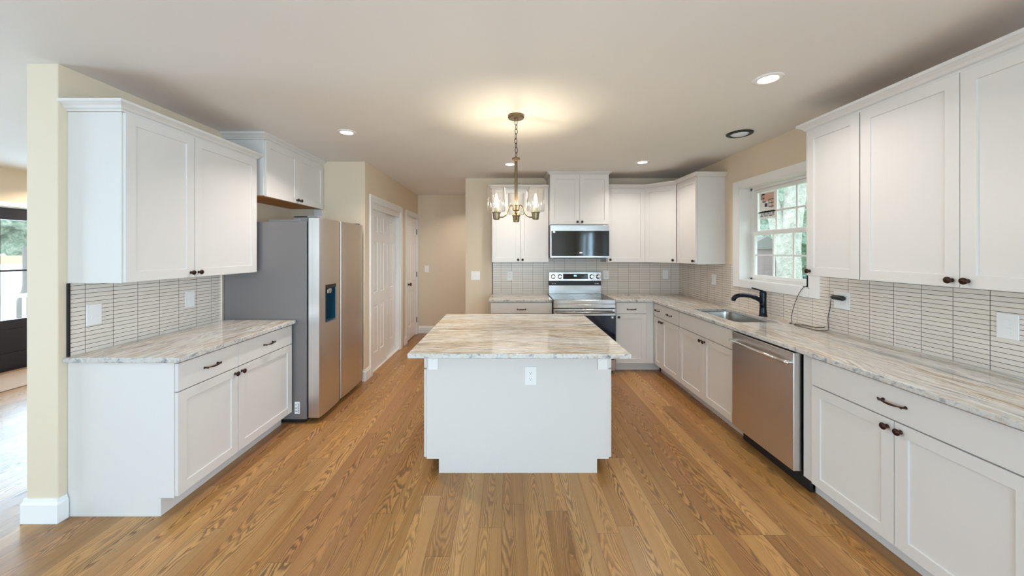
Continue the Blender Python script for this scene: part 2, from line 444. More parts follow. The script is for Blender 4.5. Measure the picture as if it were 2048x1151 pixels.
DTH = .019
def shaker(F, u0, u1, z0, z1, parent, name='door', fw=.058, w0=.001):
    return MB().panel(F, u0, u1, z0, z1, w0, DTH, [fw, (u1-u0)-fw], [fw, (z1-z0)-fw], {(1, 1)}, [(.0012, -.0075)]).build(name, 'white', parent, bevel=.0008)
def slab(F, u0, u1, z0, z1, parent, name='drawer', w0=.001):
    return MB().fbox(F, u0, u1, z0, z1, w0, w0+DTH).build(name, 'white', parent, bevel=.0015)
def knob(F, u, z, door): return put('knob', 'knob', door, F.p(u, DTH+.001, z), F.rot())
def pull(F, u, z, dr): return put('pull', 'pull_handle', dr, F.p(u, DTH+.001, z), F.rot())

G = .0015
def base_cabinet(F, u0, u1, depth, doors, drawers, label, group=None, zs=.709, hollow=False, name='base_cabinet', toe=.075, extra_toe=None, body_top=.8835):
    c = F.p((u0+u1)/2, -depth/2, 0)
    t = thing(name, label, 'cabinet', c, group)
    prof = [(-depth, 0), (-toe-.014, 0), (-toe-.014, .105), (0, .105), (0, body_top), (-depth, body_top)]
    if not hollow:
        MB().prism(prof, lambda p, k: F.p(u0+.0005 if k == 0 else u1-.0005, p[0], p[1])).build('body', 'white', t, bevel=.001)
    else:
        mb = MB()
        for a, b in ((u0+.0005, u0+.018), (u1-.018, u1-.0005)): mb.prism(prof, lambda p, k: F.p(a if k == 0 else b, p[0], p[1]))
        mb.fbox(F, u0+.018, u1-.018, .105, .125, -depth, 0); mb.fbox(F, u0+.018, u1-.018, .125, .60, -depth, -depth+.012)
        mb.fbox(F, u0+.018, u1-.018, .685, .735, -.019, 0); mb.fbox(F, u0+.018, u1-.018, .85, body_top, -.019, 0)
        mb.build('body', 'white', t, bevel=.001)
    e0, e1 = extra_toe or (u0+.0005, u1-.0005)
    MB().fbox(F, e0, e1, .001, .104, -toe-.0135, -toe).build('toe_kick', 'white', t, bevel=.001)
    for a, b, side in doors:
        d = shaker(F, a+G, b-G, .113, zs-.003, t)
        if side: knob(F, a+.030 if side == 'a' else b-.030, zs-.040, d)
    for a, b, h in drawers:
        d = slab(F, a+G, b-G, zs+.003, .872, t, 'drawer' if h else 'false_front')
        if h: pull(F, (a+b)/2, .792, d)
    return t

CROWN = [(0, 0), (.007, 0), (.007, .010), (.016, .016), (.024, .028), (.040, .040), (.046, .043), (.046, .058), (0, .058)]
def offs(path, d):
    """offset an open polyline to its left by d"""
    out = []; n = len(path)
    for i in range(n):
        ns = []
        if i > 0:
            a, b = Vector(path[i-1]), Vector(path[i]); e = (b-a).normalized(); ns.append(Vector((-e.y, e.x)))
        if i < n-1:
            a, b = Vector(path[i]), Vector(path[i+1]); e = (b-a).normalized(); ns.append(Vector((-e.y, e.x)))
        if len(ns) == 1: q = ns[0]
        else: q = (ns[0]+ns[1]); q = q/q.dot(ns[0])
        out.append(Vector(path[i])+q*d)
    return out
def crown_mb(path, z0, sc_h=1.0, flip=False, sc_o=1.0, prof=CROWN):
    mb = MB(); n = len(path); rows = []
    for o, h in prof:
        rows.append([mb.b.verts.new((p.x, p.y, z0+h*sc_h)) for p in offs(path, (-o if flip else o)*sc_o)])
    m = len(prof)
    for a in range(m):
        b = (a+1) % m
        for i in range(n-1): mb.face([rows[a][i], rows[a][i+1], rows[b][i+1], rows[b][i]])
    mb.face([r[0] for r in rows]); mb.face([r[-1] for r in rows][::-1])
    return mb

def upper_cabinet(F, u0, u1, depth, z0, z1, doors, label, group=None, under=False, fw=.058):
    c = F.p((u0+u1)/2, -depth/2, z0); t = thing('wall_cabinet', label, 'cabinet', c, group)
    MB().fbox(F, u0+.0005, u1-.0005, z0+(.012 if under else 0), z1, -depth, 0).build('body', 'white', t, bevel=.001)
    MB().fbox(F, u0+.002, u1-.002, z1+.0003, z1+.003, -depth+.002, -.004).build('bounce_top', 'wood_under', t)  # unseen wood-coloured top, added to bounce warm light towards the ceiling
    if under: MB().fbox(F, u0+.012, u1-.012, z0+.004, z0+.0118, -depth+.003, -.018).build('underside', 'wood_under', t)
    for a, b, side in doors:
        d = shaker(F, a+G, b-G, z0+.004, z1-.004, t, fw=fw)
        if side: knob(F, a+.030 if side == 'a' else b-.030, z0+.036, d)
    return t

# ------------------------------------------------------------------ setting
ZC = 2.57
XR, XL, YB = 2.468, -2.528, 5.155          # wall surfaces; tile stands 8 mm proud
XH, YN, YH = -1.67, 4.205, 6.68            # hall wall, niche front, hall end
def wallbox(name, boxes, mat='wall', bevel=0):
    mb = MB()
    for b in boxes: mb.box(*b)
    return struct(mb.build(name, mat, bevel=bevel))
struct(MB().box(-6.5, 2.62, -3.7, 7.0, -.06, 0).build('floor', 'floor'))
struct(MB().box(-6.5, 2.62, -3.7, 7.0, ZC, ZC+.12).build('ceiling', 'ceil'))
WY0, WY1, WZ0, WZ1 = 2.912, 3.802, 1.213, 2.187
wallbox('wall_right', [(XR, 2.62, -3.55, -2.7, 0, ZC), (XR, 2.62, -1.1, WY0, 0, ZC), (XR, 2.62, -2.7, -1.1, 0, .85), (XR, 2.62, -2.7, -1.1, 2.15, ZC), (XR, 2.62, WY1, 6.9, 0, ZC), (XR, 2.62, WY0, WY1, 0, WZ0), (XR, 2.62, WY0, WY1, WZ1, ZC)])
wallbox('wall_back', [(-.602, XR, YB, YB+.12, 0, ZC)])
wallbox('wall_left', [(-2.696, XL+.008, 2.012, YN, 0, ZC), (-2.705, XH, YN, YN+.10, 0, ZC)], bevel=.004)
# hall wall with the closet opening and the second door's opening
CL0, CL1, CLZ = 4.424, 5.577, 2.125
D20, D21 = 5.955, 6.60
wallbox('wall_hall', [(XH-.12, XH, YN+.10, CL0, 0, ZC), (XH-.12, XH, CL0, CL1, CLZ, ZC), (XH-.12, XH, CL1, D20, 0, ZC), (XH-.12, XH, D20, D21, CLZ, ZC), (XH-.12, XH, D21, YH, 0, ZC),
                      (-2.705, XH-.12, 5.75, 5.80, 0, ZC), (-2.705, -2.60, YN+.1, 5.75, 0, ZC)])
wallbox('wall_hall_end', [(-2.705, .60, YH, YH+.12, 0, ZC), (.60, .70, YB+.12, YH, 0, ZC)])
wallbox('wall_far_left', [(-6.5, -6.3, -3.55, -.05, 0, ZC), (-6.5, -6.3, 1.85, 3.80, 0, ZC), (-6.5, -6.3, -.05, 1.85, 0, .75), (-6.5, -6.3, -.05, 1.85, 2.15, ZC), (-6.5, -6.3, 5.30, 5.6, 0, ZC), (-6.5, -6.3, 3.80, 5.30, 2.085, ZC), (-6.3, -2.705, 5.45, 5.6, 0, ZC)])
wallbox('wall_rear', [(-6.5, -5.45, -3.7, -3.55, 0, ZC), (-3.35, -1.9, -3.7, -3.55, 0, ZC), (1.5, 2.62, -3.7, -3.55, 0, ZC), (-5.45, -3.35, -3.7, -3.55, 0, .85), (-5.45, -3.35, -3.7, -3.55, 2.15, ZC), (-1.9, 1.5, -3.7, -3.55, 2.12, ZC)])

# baseboards
BB = [(0, 0), (.016, 0), (.016, .105), (.010, .118), (.008, .135), (0, .135)]
def baseboard(name, path, flip=False):
    return struct(crown_mb(path, .0005, 1, flip, 1, BB).build(name, 'trimw', bevel=.001))
baseboard('baseboard_left', [(XL+.008, 2.050), (XL+.008, 2.012), (-2.696, 2.012), (-2.696, 4.2)], flip=False)
baseboard('baseboard_niche', [(-1.70, YN), (XH, YN), (XH, 4.328)], flip=True)
baseboard('baseboard_hall', [(XH, 5.811), (XH, 5.868)], flip=True)
baseboard('baseboard_hall_end', [(XH+.001, YH), (.599, YH)], flip=True)
baseboard('baseboard_back', [(-.602, YB+.119), (-.602, YB), (-.235, YB)], flip=True)
baseboard('baseboard_far_left', [(-6.3, -3.5), (-6.3, 3.69)], flip=True)

# tile backsplashes
struct(MB().box(-2.5195, -2.515, 2.062, 3.155, .9145, 1.345).build('trim_1', 'tile_l'), 'stacked beige tile backsplash left')
struct(MB().box(-2.5195, -2.509, 2.050, 2.061, .9145, 1.334).build('trim_2', 'black'), 'black edge strip ending the left tile')
struct(MB().box(-2.5195, -2.512, 3.1555, 3.160, .9145, 1.345).build('trim_3', 'trimw'))
struct(MB().box(-.207, 2.4675, 5.147, 5.1545, .9145, 1.43).build('trim_4', 'tile_b'), 'stacked beige tile backsplash behind range')
mb = MB(); mb.box(2.46, 2.4675, 3.899, 5.1465, .9145, 1.375); mb.box(2.46, 2.4675, 2.826, 3.899, .9145, 1.139); mb.box(2.46, 2.4675, 1.215, 2.826, .9145, 1.375)
struct(mb.build('trim_5', 'tile_r'), 'stacked beige tile backsplash under window')
struct(MB().box(-.216, -.208, 5.145, 5.1545, .9145, 1.37).build('trim_6', 'slot'))

# casings: kitchen window
CS = [(2.826, 3.899), (1.142, 2.260)]
mb = MB()
mb.box(2.446, 2.4675, CS[0][0], WY0, CS[1][0], CS[1][1]); mb.box(2.446, 2.4675, WY1, CS[0][1], CS[1][0], CS[1][1])
mb.box(2.446, 2.4675, WY0, WY1, CS[1][0], WZ0); mb.box(2.446, 2.4675, WY0, WY1, WZ1, CS[1][1])
win = struct(mb.build('window_1', 'trimw', loc=(2.5, 3.36, WZ0), bevel=.002), 'white double hung kitchen window with grilles above the sink')
mb = MB(); x0, x1 = 2.4475, 2.615; th = .012
mb.box(x0, x1, WY0, WY0+th, WZ0, WZ1); mb.box(x0, x1, WY1-th, WY1, WZ0, WZ1); mb.box(x0, x1, WY0, WY1, WZ0, WZ0+th); mb.box(x0, x1, WY0, WY1, WZ1-th, WZ1)
mb.box(2.565, 2.615, WY0+th, WY0+.04, WZ0+th, WZ1-th); mb.box(2.565, 2.615, WY1-.04, WY1-th, WZ0+th, WZ1-th)
mb.box(2.565, 2.615, WY0, WY1, WZ0+th, WZ0+.032); mb.box(2.565, 2.615, WY0, WY1, WZ1-.035, WZ1-th)
mb.build('window_frame', 'trimw', win, bevel=.0015)
def sash(x, z0, z1, gz0, gz1, zm, name):
    a, b = WY0+.038, WY1-.038; g0, g1 = 2.975, 3.716
    mb = MB(); mb.box(x-.014, x+.014, a, g0, z0, z1); mb.box(x-.014, x+.014, g1, b, z0, z1); mb.box(x-.014, x+.014, g0, g1, z0, gz0); mb.box(x-.014, x+.014, g0, g1, gz1, z1)
    for k in (1, 2):
        y = g0+(g1-g0)*k/3; mb.box(x-.007, x+.007, y-.008, y+.008, gz0, gz1)
    mb.box(x-.0065, x+.0065, g0, g1, zm-.008, zm+.008)
    s = mb.build(name, 'trimw', win, bevel=.001)
    MB().box(x-.002, x+.002, g0+.0005, g1-.0005, gz0+.0005, gz1-.0005).build('glass_pane', 'glass', s)
    return s
sash(2.602, 1.690, 2.150, 1.730, 2.118, 1.915, 'upper_sash')
ls = sash(2.572, 1.246, 1.722, 1.278, 1.685, 1.480, 'lower_sash')
MB().box(2.556, 2.5575, 3.10, 3.16, 1.688, 1.700).box(2.556, 2.5575, 3.52, 3.58, 1.688, 1.700).build('sash_lock', 'trimw', ls)
# paper label stuck to the glass
wl_ = thing('window_label', 'tan and white paper label with dark print stuck on the upper glass pane', 'label', (2.597, 3.585, 1.84))
MB().box(2.5955, 2.5985, 3.475, 3.70, 1.845, 2.112).build('sheet', 'paper', wl_)
mb = MB(); mb.box(2.5940, 2.5953, 3.50, 3.655, 2.02, 2.100); mb.box(2.5940, 2.5953, 3.50, 3.54, 1.95, 2.02); mb.build('printed_block', 'tan', wl_)
mb = MB()
def blk(y0, y1, z0, z1): mb.box(2.5930, 2.5938, y0, y1, z0, z1)
blk(3.62, 3.665, 2.085, 2.10); blk(3.655, 3.665, 2.04, 2.10); blk(3.625, 3.645, 2.045, 2.06)
for k in range(3): blk(3.50, 3.56, 2.03-.035*k, 2.037-.035*k)
blk(3.56, 3.566, 1.955, 2.037); blk(3.585, 3.62, 1.965, 2.0); blk(3.605, 3.65, 2.012, 2.02)
for k in range(9):
    y = 3.495+k*.021
    blk(y, y+.004, 1.87, 1.925)
    if k % 2: blk(y, y+.016, 1.918, 1.925)
    if k % 3: blk(y, y+.016, 1.87, 1.877)
    else: blk(y, y+.014, 1.893, 1.899)
mb.build('lettering', 'ink', wl_)

# closet casing, jambs, doors
FH = Fr((XH, 0), (0, 1), (1, 0))
def casing(name, F, u0, u1, zt, w=.088, th=.018, foot=0):
    mb = MB()
    for a, b in ((u0-w, u0), (u1, u1+w)):
        mb.prism([(a, 0), (b, 0), (b, th*.7), (b-.02 if a < u0-.01 else b-.001, th), (a+.001, th), (a, th*.7)], lambda p, k: F.p(p[0], p[1]+.0003, foot+.0005 if k == 0 else zt))
    mb.fbox(F, u0-w, u1+w, zt, zt+w, .0003, th)
    return struct(mb.build(name, 'trimw', bevel=.002))
casing('trim_7', FH, CL0, CL1, CLZ)
mb = MB(); mb.fbox(FH, 5.872, D20, .0005, CLZ, .0003, .016); mb.fbox(FH, D21, 6.676, .0005, CLZ, .0003, .016); mb.fbox(FH, 5.872, 6.676, CLZ, CLZ+.082, .0003, .016)
struct(mb.build('trim_8', 'trimw', bevel=.002))
mb = MB()
for a, b, zt in ((CL0, CL1, CLZ), (D20, D21, CLZ)):
    mb.box(XH-.119, XH, a+.0005, a+.014, .0005, zt); mb.box(XH-.119, XH, b-.014, b-.0005, .0005, zt); mb.box(XH-.119, XH, a, b, zt-.014, zt-.0005)
struct(mb.build('trim_9', 'trimw'))
struct(MB().box(XH-.02, XH-.004, CL0+.015, CL1-.015, 2.045, CLZ-.015).build('trim_10', 'trimw', bevel=.002))   # track fascia
struct(MB().box(XH-.115, XH-.01, CL0+.015, CL1-.015, .0005, .012).build('trim_11', 'trimw'))
P6 = ([.115], )
def six_panel(F, u0, u1, z0, z1, w0, parent, name, th=.034):
    W = u1-u0; st = .105; c = W/2
    us = [st, c-.045, c+.045, W-st]; s = (z1-z0)/2.03
    vs = [.21*s, .80*s, .96*s, 1.60*s, 1.72*s, 1.925*s]
    cells = {(a, b) for a in (1, 3) for b in (1, 3, 5)}
    return MB().panel(F, u0, u1, z0, z1, w0, th, us, vs, cells, [(.010, -.008), (.004, -.008), (.022, -.001)]).build(name, 'doorw', parent, bevel=.001)
d1 = struct(six_panel(FH, CL0+.016, 5.035, .016, 2.075, -.061, None, 'door_1'), 'white six panel sliding closet door, nearer one')
d1b = struct(six_panel(FH, 4.96, CL1-.016, .016, 2.075, -.104, None, 'door_2'), 'white six panel sliding closet door, farther one')
d2 = struct(six_panel(FH, D20+.016, D21-.016, .016, CLZ-.018, -.040, None, 'door_3'), 'white six panel hall door with black knob')
MB().lathe([(.028, 0), (.028, .004), (.011, .009), (.010, .030), (.020, .036), (.029, .050), (.025, .062), (0, .066)], (XH-.006, D20+.075, .965), (1, 0, 0), 20).build('door_knob', 'black', d2, smooth=True)
for z in (.27, 1.10, 1.88):
    MB().box(XH-.005, XH+.006, D21-.020, D21-.004, z-.045, z+.045).tube([(XH+.006, D21-.012, z-.048), (XH+.006, D21-.012, z+.048)], .006, 8).build('hinge', 'greyplastic', d2)
# black glazed door of the far room
mb = MB(); Y0, Y1 = 3.82, 5.28; xa, xb = -6.36, -6.32
mb.box(xa, xb, Y0, Y1, .54, .65); mb.box(xa, xb, Y0, Y1, 1.92, 2.07)
pan = [(Y0, 4.485), (4.485, Y1)]
mb.box(xa, xb, Y0, 3.92, .65, 1.92); mb.box(xa, xb, Y1-.1, Y1, .65, 1.92); mb.box(xa, xb, 4.36, 4.475, .65, 1.92)
mb.box(xa, xb, Y0, Y1, .24, .53); mb.box(xa, xb, Y0, Y1, .005, .23); mb.box(xa, xb-.012, Y0, Y1, .006, .56)
dd = struct(mb.build('door_4', 'darkdoor', bevel=.002), 'black glazed entry door in the far room')
mb = MB(); mb.box(xa+.01, xb-.01, 4.475, Y1-.1, 1.262, 1.285); mb.build('glazing_bar', 'darkdoor', dd)
mb = MB(); mb.box(-6.342, -6.338, 3.92, 4.36, .65, 1.92); mb.box(-6.342, -6.338, 4.475, Y1-.1, .65, 1.92); mb.build('glass_pane', 'glass', dd)
mb = MB(); mb.box(-6.2998, -6.28, 3.70, 3.80, .0005, 2.085); mb.box(-6.2998, -6.28, 5.30, 5.40, .0005, 2.085); mb.box(-6.2998, -6.28, 3.70, 5.40, 2.085, 2.145)
mb.box(-6.40, -6.30, 3.8005, 3.818, .0005, 2.084); mb.box(-6.40, -6.30, 5.282, 5.2995, .0005, 2.084); mb.box(-6.40, -6.30, 3.8, 5.3, 2.072, 2.0845)
struct(mb.build('trim_12', 'trimw'))
# rear glazing (behind the camera), then two added side windows out of view
def rear(name, x0, x1, z0, z1, n):
    mb = MB(); fw = .06
    mb.box(x0, x1, -3.66, -3.60, z0, z0+fw); mb.box(x0, x1, -3.66, -3.60, z1-fw, z1)
    for k in range(n+1):
        x = x0+(x1-x0-fw)*k/n; mb.box(x, x+fw, -3.66, -3.60, z0+fw, z1-fw)
    w = struct(mb.build(name, 'trimw'))
    MB().box(x0+.01, x1-.01, -3.632, -3.628, z0+.01, z1-.01).build('glass_pane', 'glass', w)
def side(name, x, y0, y1, z0, z1, n):
    mb = MB(); fw = .06
    mb.box(x-.03, x+.03, y0, y1, z0, z0+fw); mb.box(x-.03, x+.03, y0, y1, z1-fw, z1)
    for k in range(n+1):
        y = y0+(y1-y0-fw)*k/n; mb.box(x-.03, x+.03, y, y+fw, z0+fw, z1-fw)
    w = struct(mb.build(name, 'trimw'))
    MB().box(x-.002, x+.002, y0+.01, y1-.01, z0+.01, z1-.01).build('glass_pane', 'glass', w)
side('added_window_4', 2.56, -2.7, -1.1, .85, 2.15, 2); side('added_window_5', -6.42, -.05, 1.85, .75, 2.15, 3)  # unseen side windows, added only to let fill light in
rear('window_2', -1.9, 1.5, .005, 2.12, 3); rear('window_3', -5.45, -3.35, .85, 2.15, 2)

# ------------------------------------------------------------------ left run
FL = Fr((-1.91, 0), (0, 1), (1, 0))
base_cabinet(FL, 2.055, 2.522, .608, [(2.058, 2.520, 'b')], [(2.058, 2.520, True)], 'white base cabinet with drawer and door at the near end of the left run', 'base cabinets along the left wall')
base_cabinet(FL, 2.523, 3.150, .608, [(2.523, 3.148, 'a')], [(2.523, 3.148, True)], 'white base cabinet with one drawer and door directly beside the refrigerator', 'base cabinets along the left wall')
def slab_top(name, outer, holes, mat, label, loc, z0=.8845, z1=.914):
    o = MB().poly_slab(outer, holes, z0, z1).build(name, mat, loc=loc, bevel=.005, seg=3)
    return tag(o, label, 'countertop')
slab_top('countertop', [(-2.5185, 2.030), (-1.862, 2.030), (-1.862, 3.160), (-2.5185, 3.160)], [], 'stone_y', 'beige and grey streaked granite countertop on the left cabinets next to the refrigerator', (-2.2, 2.5, .8845))
FLU = Fr((-2.21, 0), (0, 1), (1, 0))
upper_cabinet(FLU, 2.055, 2.515, .309, 1.335, 2.316, [(2.058, 2.513, 'b')], 'tall white wall cabinet with one door beside the wall end, above the left counter', 'wall cabinets above the left counter')
upper_cabinet(FLU, 2.516, 3.140, .309, 1.335, 2.316, [(2.516, 3.138, 'a')], 'tall white wall cabinet with one door beside the refrigerator side panel', 'wall cabinets above the left counter')
tag(crown_mb([(-2.5195, 2.0545), (-2.209, 2.0545), (-2.209, 3.145), (-2.5195, 3.145)], 2.3165, 1, True).build('crown_molding', 'white', loc=(-2.2, 2.5, 2.3165)), 'white stepped crown molding topping the two left wall cabinets', 'molding')
FF = Fr((-2.17, 0), (0, 1), (1, 0))
fc = upper_cabinet(FF, 3.192, 4.200, .349, 2.005, 2.512, [(3.200, 3.690, 'b'), (3.690, 4.190, 'a')], 'short white two-door wall cabinet mounted above the refrigerator', under=True)
crown_mb([(-2.5195, 3.1915), (-2.169, 3.1915), (-2.169, 4.2035)], 2.5125, .98, True).build('crown', 'white', fc)
MB().box(-2.26, -2.152, 4.180, 4.204, .005, 2.004).build('side_panel', 'white', fc, bevel=.001)

# ------------------------------------------------------------------ refrigerator
rf = thing('refrigerator', 'stainless steel side-by-side refrigerator with water dispenser and grey sides', 'refrigerator', (-2.1, 3.64, 0))
MB().box(-2.50, -1.775, 3.172, 4.110, .035, 1.779).build('body', 'greyside', rf, bevel=.003)
mb = MB(); mb.box(-2.47, -1.80, 3.19, 4.09, .002, .034); mb.build('base_grille', 'black', rf)
def fdoor(y0, y1, name):
    mb = MB(); pts = []
    n = 10
    xs = -1.757; depth = .098
    pts.append((xs, y0)); 
    for k in range(n+1):
        a = k/n; y = y0+(y1-y0)*a; e = min(a, 1-a)*2
        pts.append((xs+depth+.010*(1-(1-e)**3)-.004, y))
    pts.append((xs, y1))
    mb.prism(pts, lambda p, k: (p[0], p[1], .050 if k == 0 else 1.815))
    return mb
# freezer door with real dispenser recess: built from blocks around the niche
def fz():
    y0, y1 = 3.170, 3.556; a, b, c, d = 3.262, 3.468, .868, 1.212
    n = 12; xs, depth = -1.757, .098
    def front(y):
        t = (y-y0)/(y1-y0); e = min(t, 1-t)*2; return xs+depth+.010*(1-(1-e)**3)-.004
    ys = sorted(set([round(y0+(y1-y0)*k/n, 4) for k in range(n+1)]+[a, b]))
    zs_ = [.050, c, d, 1.815]; mb = MB(); V = {}
    def v(y, z):
        if (y, z) not in V: V[(y, z)] = mb.b.verts.new((front(y), y, z))
        return V[(y, z)]
    for p, q in zip(ys, ys[1:]):
        for r, s_ in zip(zs_, zs_[1:]):
            if p >= a and q <= b and r == c: continue
            mb.face([v(p, r), v(q, r), v(q, s_), v(p, s_)])
    B = {}
    def bk(y, z):
        if (y, z) not in B: B[(y, z)] = mb.b.verts.new((xs, y, z))
        return B[(y, z)]
    for z in (.050, 1.815):
        for p, q in zip(ys, ys[1:]): mb.face([v(p, z), v(q, z), bk(q, z), bk(p, z)])
    for y in (y0, y1):
        for r, s_ in zip(zs_, zs_[1:]): mb.face([v(y, r), v(y, s_), bk(y, s_), bk(y, r)])
    mb.face([bk(ys[0], .050), bk(ys[-1], .050), bk(ys[-1], 1.815), bk(ys[0], 1.815)])
    # niche walls
    xi = -1.735
    for z in (c, d):
        for p, q in zip(ys, ys[1:]):
            if p >= a and q <= b: mb.face([v(p, z), v(q, z), mb.b.verts.new((xi, q, z)), mb.b.verts.new((xi, p, z))])
    for y in (a, b): mb.face([v(y, c), v(y, d), mb.b.verts.new((xi, y, d)), mb.b.verts.new((xi, y, c))])
    bmesh.ops.remove_doubles(mb.b, verts=mb.b.verts, dist=1e-5)
    return mb
dz = fz().build('freezer_door', 'steelw', rf)
mb = MB(); mb.box(-1.7348, -1.7335, 3.2625, 3.4675, .8685, 1.2115); mb.box(-1.7335, -1.662, 3.2622, 3.2655, .8685, 1.2115); mb.box(-1.7335, -1.662, 3.4645, 3.4678, .8685, 1.2115); mb.box(-1.7335, -1.665, 3.2655, 3.4645, .8685, .880)
mb.build('dispenser_recess', 'teal', dz)
MB().box(-1.733, -1.655, 3.268, 3.462, 1.178, 1.211).build('dispenser_trim', 'black', dz)
MB().lathe([(.034, 0), (.040, .030), (.036, .042)], (-1.690, 3.385, 1.128), (0, 0, 1), 20, sx=.7).build('dispenser_nozzle', 'chrome', dz, smooth=False)
dr = fdoor(3.584, 4.108, 'd').build('fridge_door', 'steelw', rf, bevel=.004)
MB().box(-1.735, -1.668, 3.5575, 3.5825, .055, 1.81).build('door_channel', 'black', rf)
mb = MB(); mb.box(-1.772, -1.760, 3.18, 4.10, .05, 1.80); mb.build('door_gasket', 'black', rf)
for y0, y1 in ((3.185, 3.27), (4.01, 4.095)):
    mb = MB(); mb.box(-2.12, -1.84, y0, y1, 1.7795, 1.798); mb.box(-1.90, -1.68, y0+.005, y1-.005, 1.8155, 1.832) ; mb.box(-1.90, -1.775, y0+.005, y1-.005, 1.78, 1.832)
    mb.build('hinge_cover', 'greyplastic', rf, bevel=.004)
lb = MB().box(-1.880, -1.835, 3.1708, 3.1716, .085, .190).build('rating_label', 'paper', rf, bevel=.0)
mb = MB()
for k in range(9): mb.box(-1.852, -1.840, 3.1700, 3.1707, .098+k*.009, .102+k*.009)
for k in range(3): mb.box(-1.876, -1.858, 3.1700, 3.1707, .105+k*.028, .110+k*.028)
mb.build('barcode_print', 'ink', lb)

# ------------------------------------------------------------------ back run
FB = Fr((0, 4.537), (1, 0), (0, -1))
base_cabinet(FB, -.212, .564, .61, [(-.209, .176, 'b'), (.176, .562, 'a')], [(-.209, .562, True)], 'wide white base cabinet with one long drawer left of the range', None, zs=.735)
base_cabinet(FB, 1.342, 1.850, .61, [(1.366, 1.748, 'a')], [(1.366, 1.748, True)], 'narrow white base cabinet with one drawer and door right of the range', None, zs=.735, extra_toe=(1.3425, 1.953))
slab_top('countertop', [(-.236, 4.499), (.564, 4.499), (.564, 5.1535), (-.236, 5.1535)], [], 'stone_x', 'short granite countertop section left of the range', (.16, 4.8, .8845))
# sink hole
def rrect(x0, x1, y0, y1, r, n=6):
    pts = []
    for cx, cy, a0 in ((x1-r, y1-r, 0), (x0+r, y1-r, 90), (x0+r, y0+r, 180), (x1-r, y0+r, 270)):
        for k in range(n+1):
            a = math.radians(a0+90*k/n); pts.append((cx+r*math.cos(a), cy+r*math.sin(a)))
    return pts
SX0, SX1, SY0, SY1 = 1.955, 2.325, 3.06, 3.79
slab_top('countertop', [(1.3415, 5.1535), (1.3415, 4.499), (1.812, 4.499), (1.812, 1.215), (2.4665, 1.215), (2.4665, 5.1535)], [rrect(SX0, SX1, SY0, SY1, .05)[::-1]], 'stone_y',
         'long L-shaped granite countertop running from the range past the sink along the window wall', (2.1, 2.9, .8845))
FU = Fr((0, 4.837), (1, 0), (0, -1))
ca = upper_cabinet(FU, -.210, .553, .317, 1.372, 2.360, [(-.207, .172, 'b'), (.172, .551, 'a')], 'white two-door wall cabinet left of the microwave, behind the pendant lamp', None)
crown_mb([(-.2105, 5.1535), (-.2105, 4.836), (.553, 4.836)], 2.3605, .82, True).build('crown', 'white', ca)
FM = Fr((0, 4.720), (1, 0), (0, -1))
cb = upper_cabinet(FM, .557, 1.330, .434, 1.868, 2.526, [(.559, .944, 'b'), (.944, 1.328, 'a')], 'short white two-door wall cabinet directly above the microwave, reaching the ceiling', None)
crown_mb([(.5565, 5.1535), (.5565, 4.719), (1.3305, 4.719), (1.3305, 5.1535)], 2.5265, .70, True, .8).build('crown', 'white', cb)
upper_cabinet(FU, 1.334, 1.846, .317, 1.372, 2.362, [(1.345, 1.844, 'a')], 'white single-door wall cabinet immediately right of the microwave', 'wall cabinets turning the back corner')
# diagonal corner cabinet
dg = thing('wall_cabinet', 'white diagonal corner wall cabinet between the back wall and window wall', 'cabinet', (2.2, 4.9, 1.372), 'wall cabinets turning the back corner')
MB().prism([(1.848, 5.1535), (1.848, 4.837), (2.149, 4.536), (2.4665, 4.536), (2.4665, 5.1535)], lambda p, k: (p[0], p[1], 1.372 if k == 0 else 2.362)).build('body', 'white', dg, bevel=.001)
q = math.sqrt(.5); FD = Fr((1.848, 4.837), (q, -q), (-q, -q)); DL = math.hypot(.301, .301)
dd_ = shaker(FD, .012, DL-.012, 1.376, 2.358, dg); knob(FD, DL-.045, 1.408, dd_)
FRU = Fr((2.15, 0), (0, 1), (-1, 0))
upper_cabinet(FRU, 4.067, 4.533, .317, 1.372, 2.362, [(4.069, 4.515, 'a')], 'white single-door wall cabinet left of the window beside the diagonal corner cabinet', 'wall cabinets turning the back corner')
tag(crown_mb([(1.3335, 4.836), (1.848, 4.836), (2.149, 4.535), (2.149, 4.0665), (2.4665, 4.0665)], 2.3625, .85, True).build('crown_molding', 'white', loc=(2.1, 4.7, 2.3625)), 'white crown molding bending round the back corner cabinets', 'molding')

# ------------------------------------------------------------------ microwave
mw = thing('microwave', 'stainless over-the-range microwave with black glass front', 'microwave', (.944, 4.93, 1.43))
MB().box(.560, 1.327, 4.722, 5.1460, 1.437, 1.8665).build('body', 'greyside', mw, bevel=.002)
fd = MB().box(.560, 1.327, 4.682, 4.7215, 1.437, 1.862).build('door_frame', 'steelv', mw, bevel=.002)
MB().box(.573, 1.325, 4.678, 4.6815, 1.458, 1.788).build('glass_front', 'blackglass', fd, bevel=.001)
mb = MB()
for k in range(5): mb.box(.81+k*.032, .825+k*.032, 4.6772, 4.6777, 1.505, 1.5065); mb.box(.81+k*.032, .822+k*.032, 4.6772, 4.6777, 1.493, 1.4945)
for k in range(3): mb.box(1.07+k*.035, 1.085+k*.035, 4.6772, 4.6777, 1.503, 1.5045)
mb.build('control_marks', 'greyplastic', fd)['kind'] = 'stuff'
mb = MB(); mb.box(.940, .952, 4.6772, 4.6777, 1.496, 1.508); mb.box(.958, .972, 4.6772, 4.6777, 1.496, 1.508); mb.build('clock_digits', 'displayw', fd)
MB().box(.592, .622, 4.6770, 4.6777, 1.762, 1.786).build('corner_sticker', 'paper', fd)
MB().box(.60, 1.30, 4.73, 5.13, 1.428, 1.4365).box(.80, 1.02, 4.70, 4.75, 1.425, 1.4365).build('vent_grille', 'black', mw)

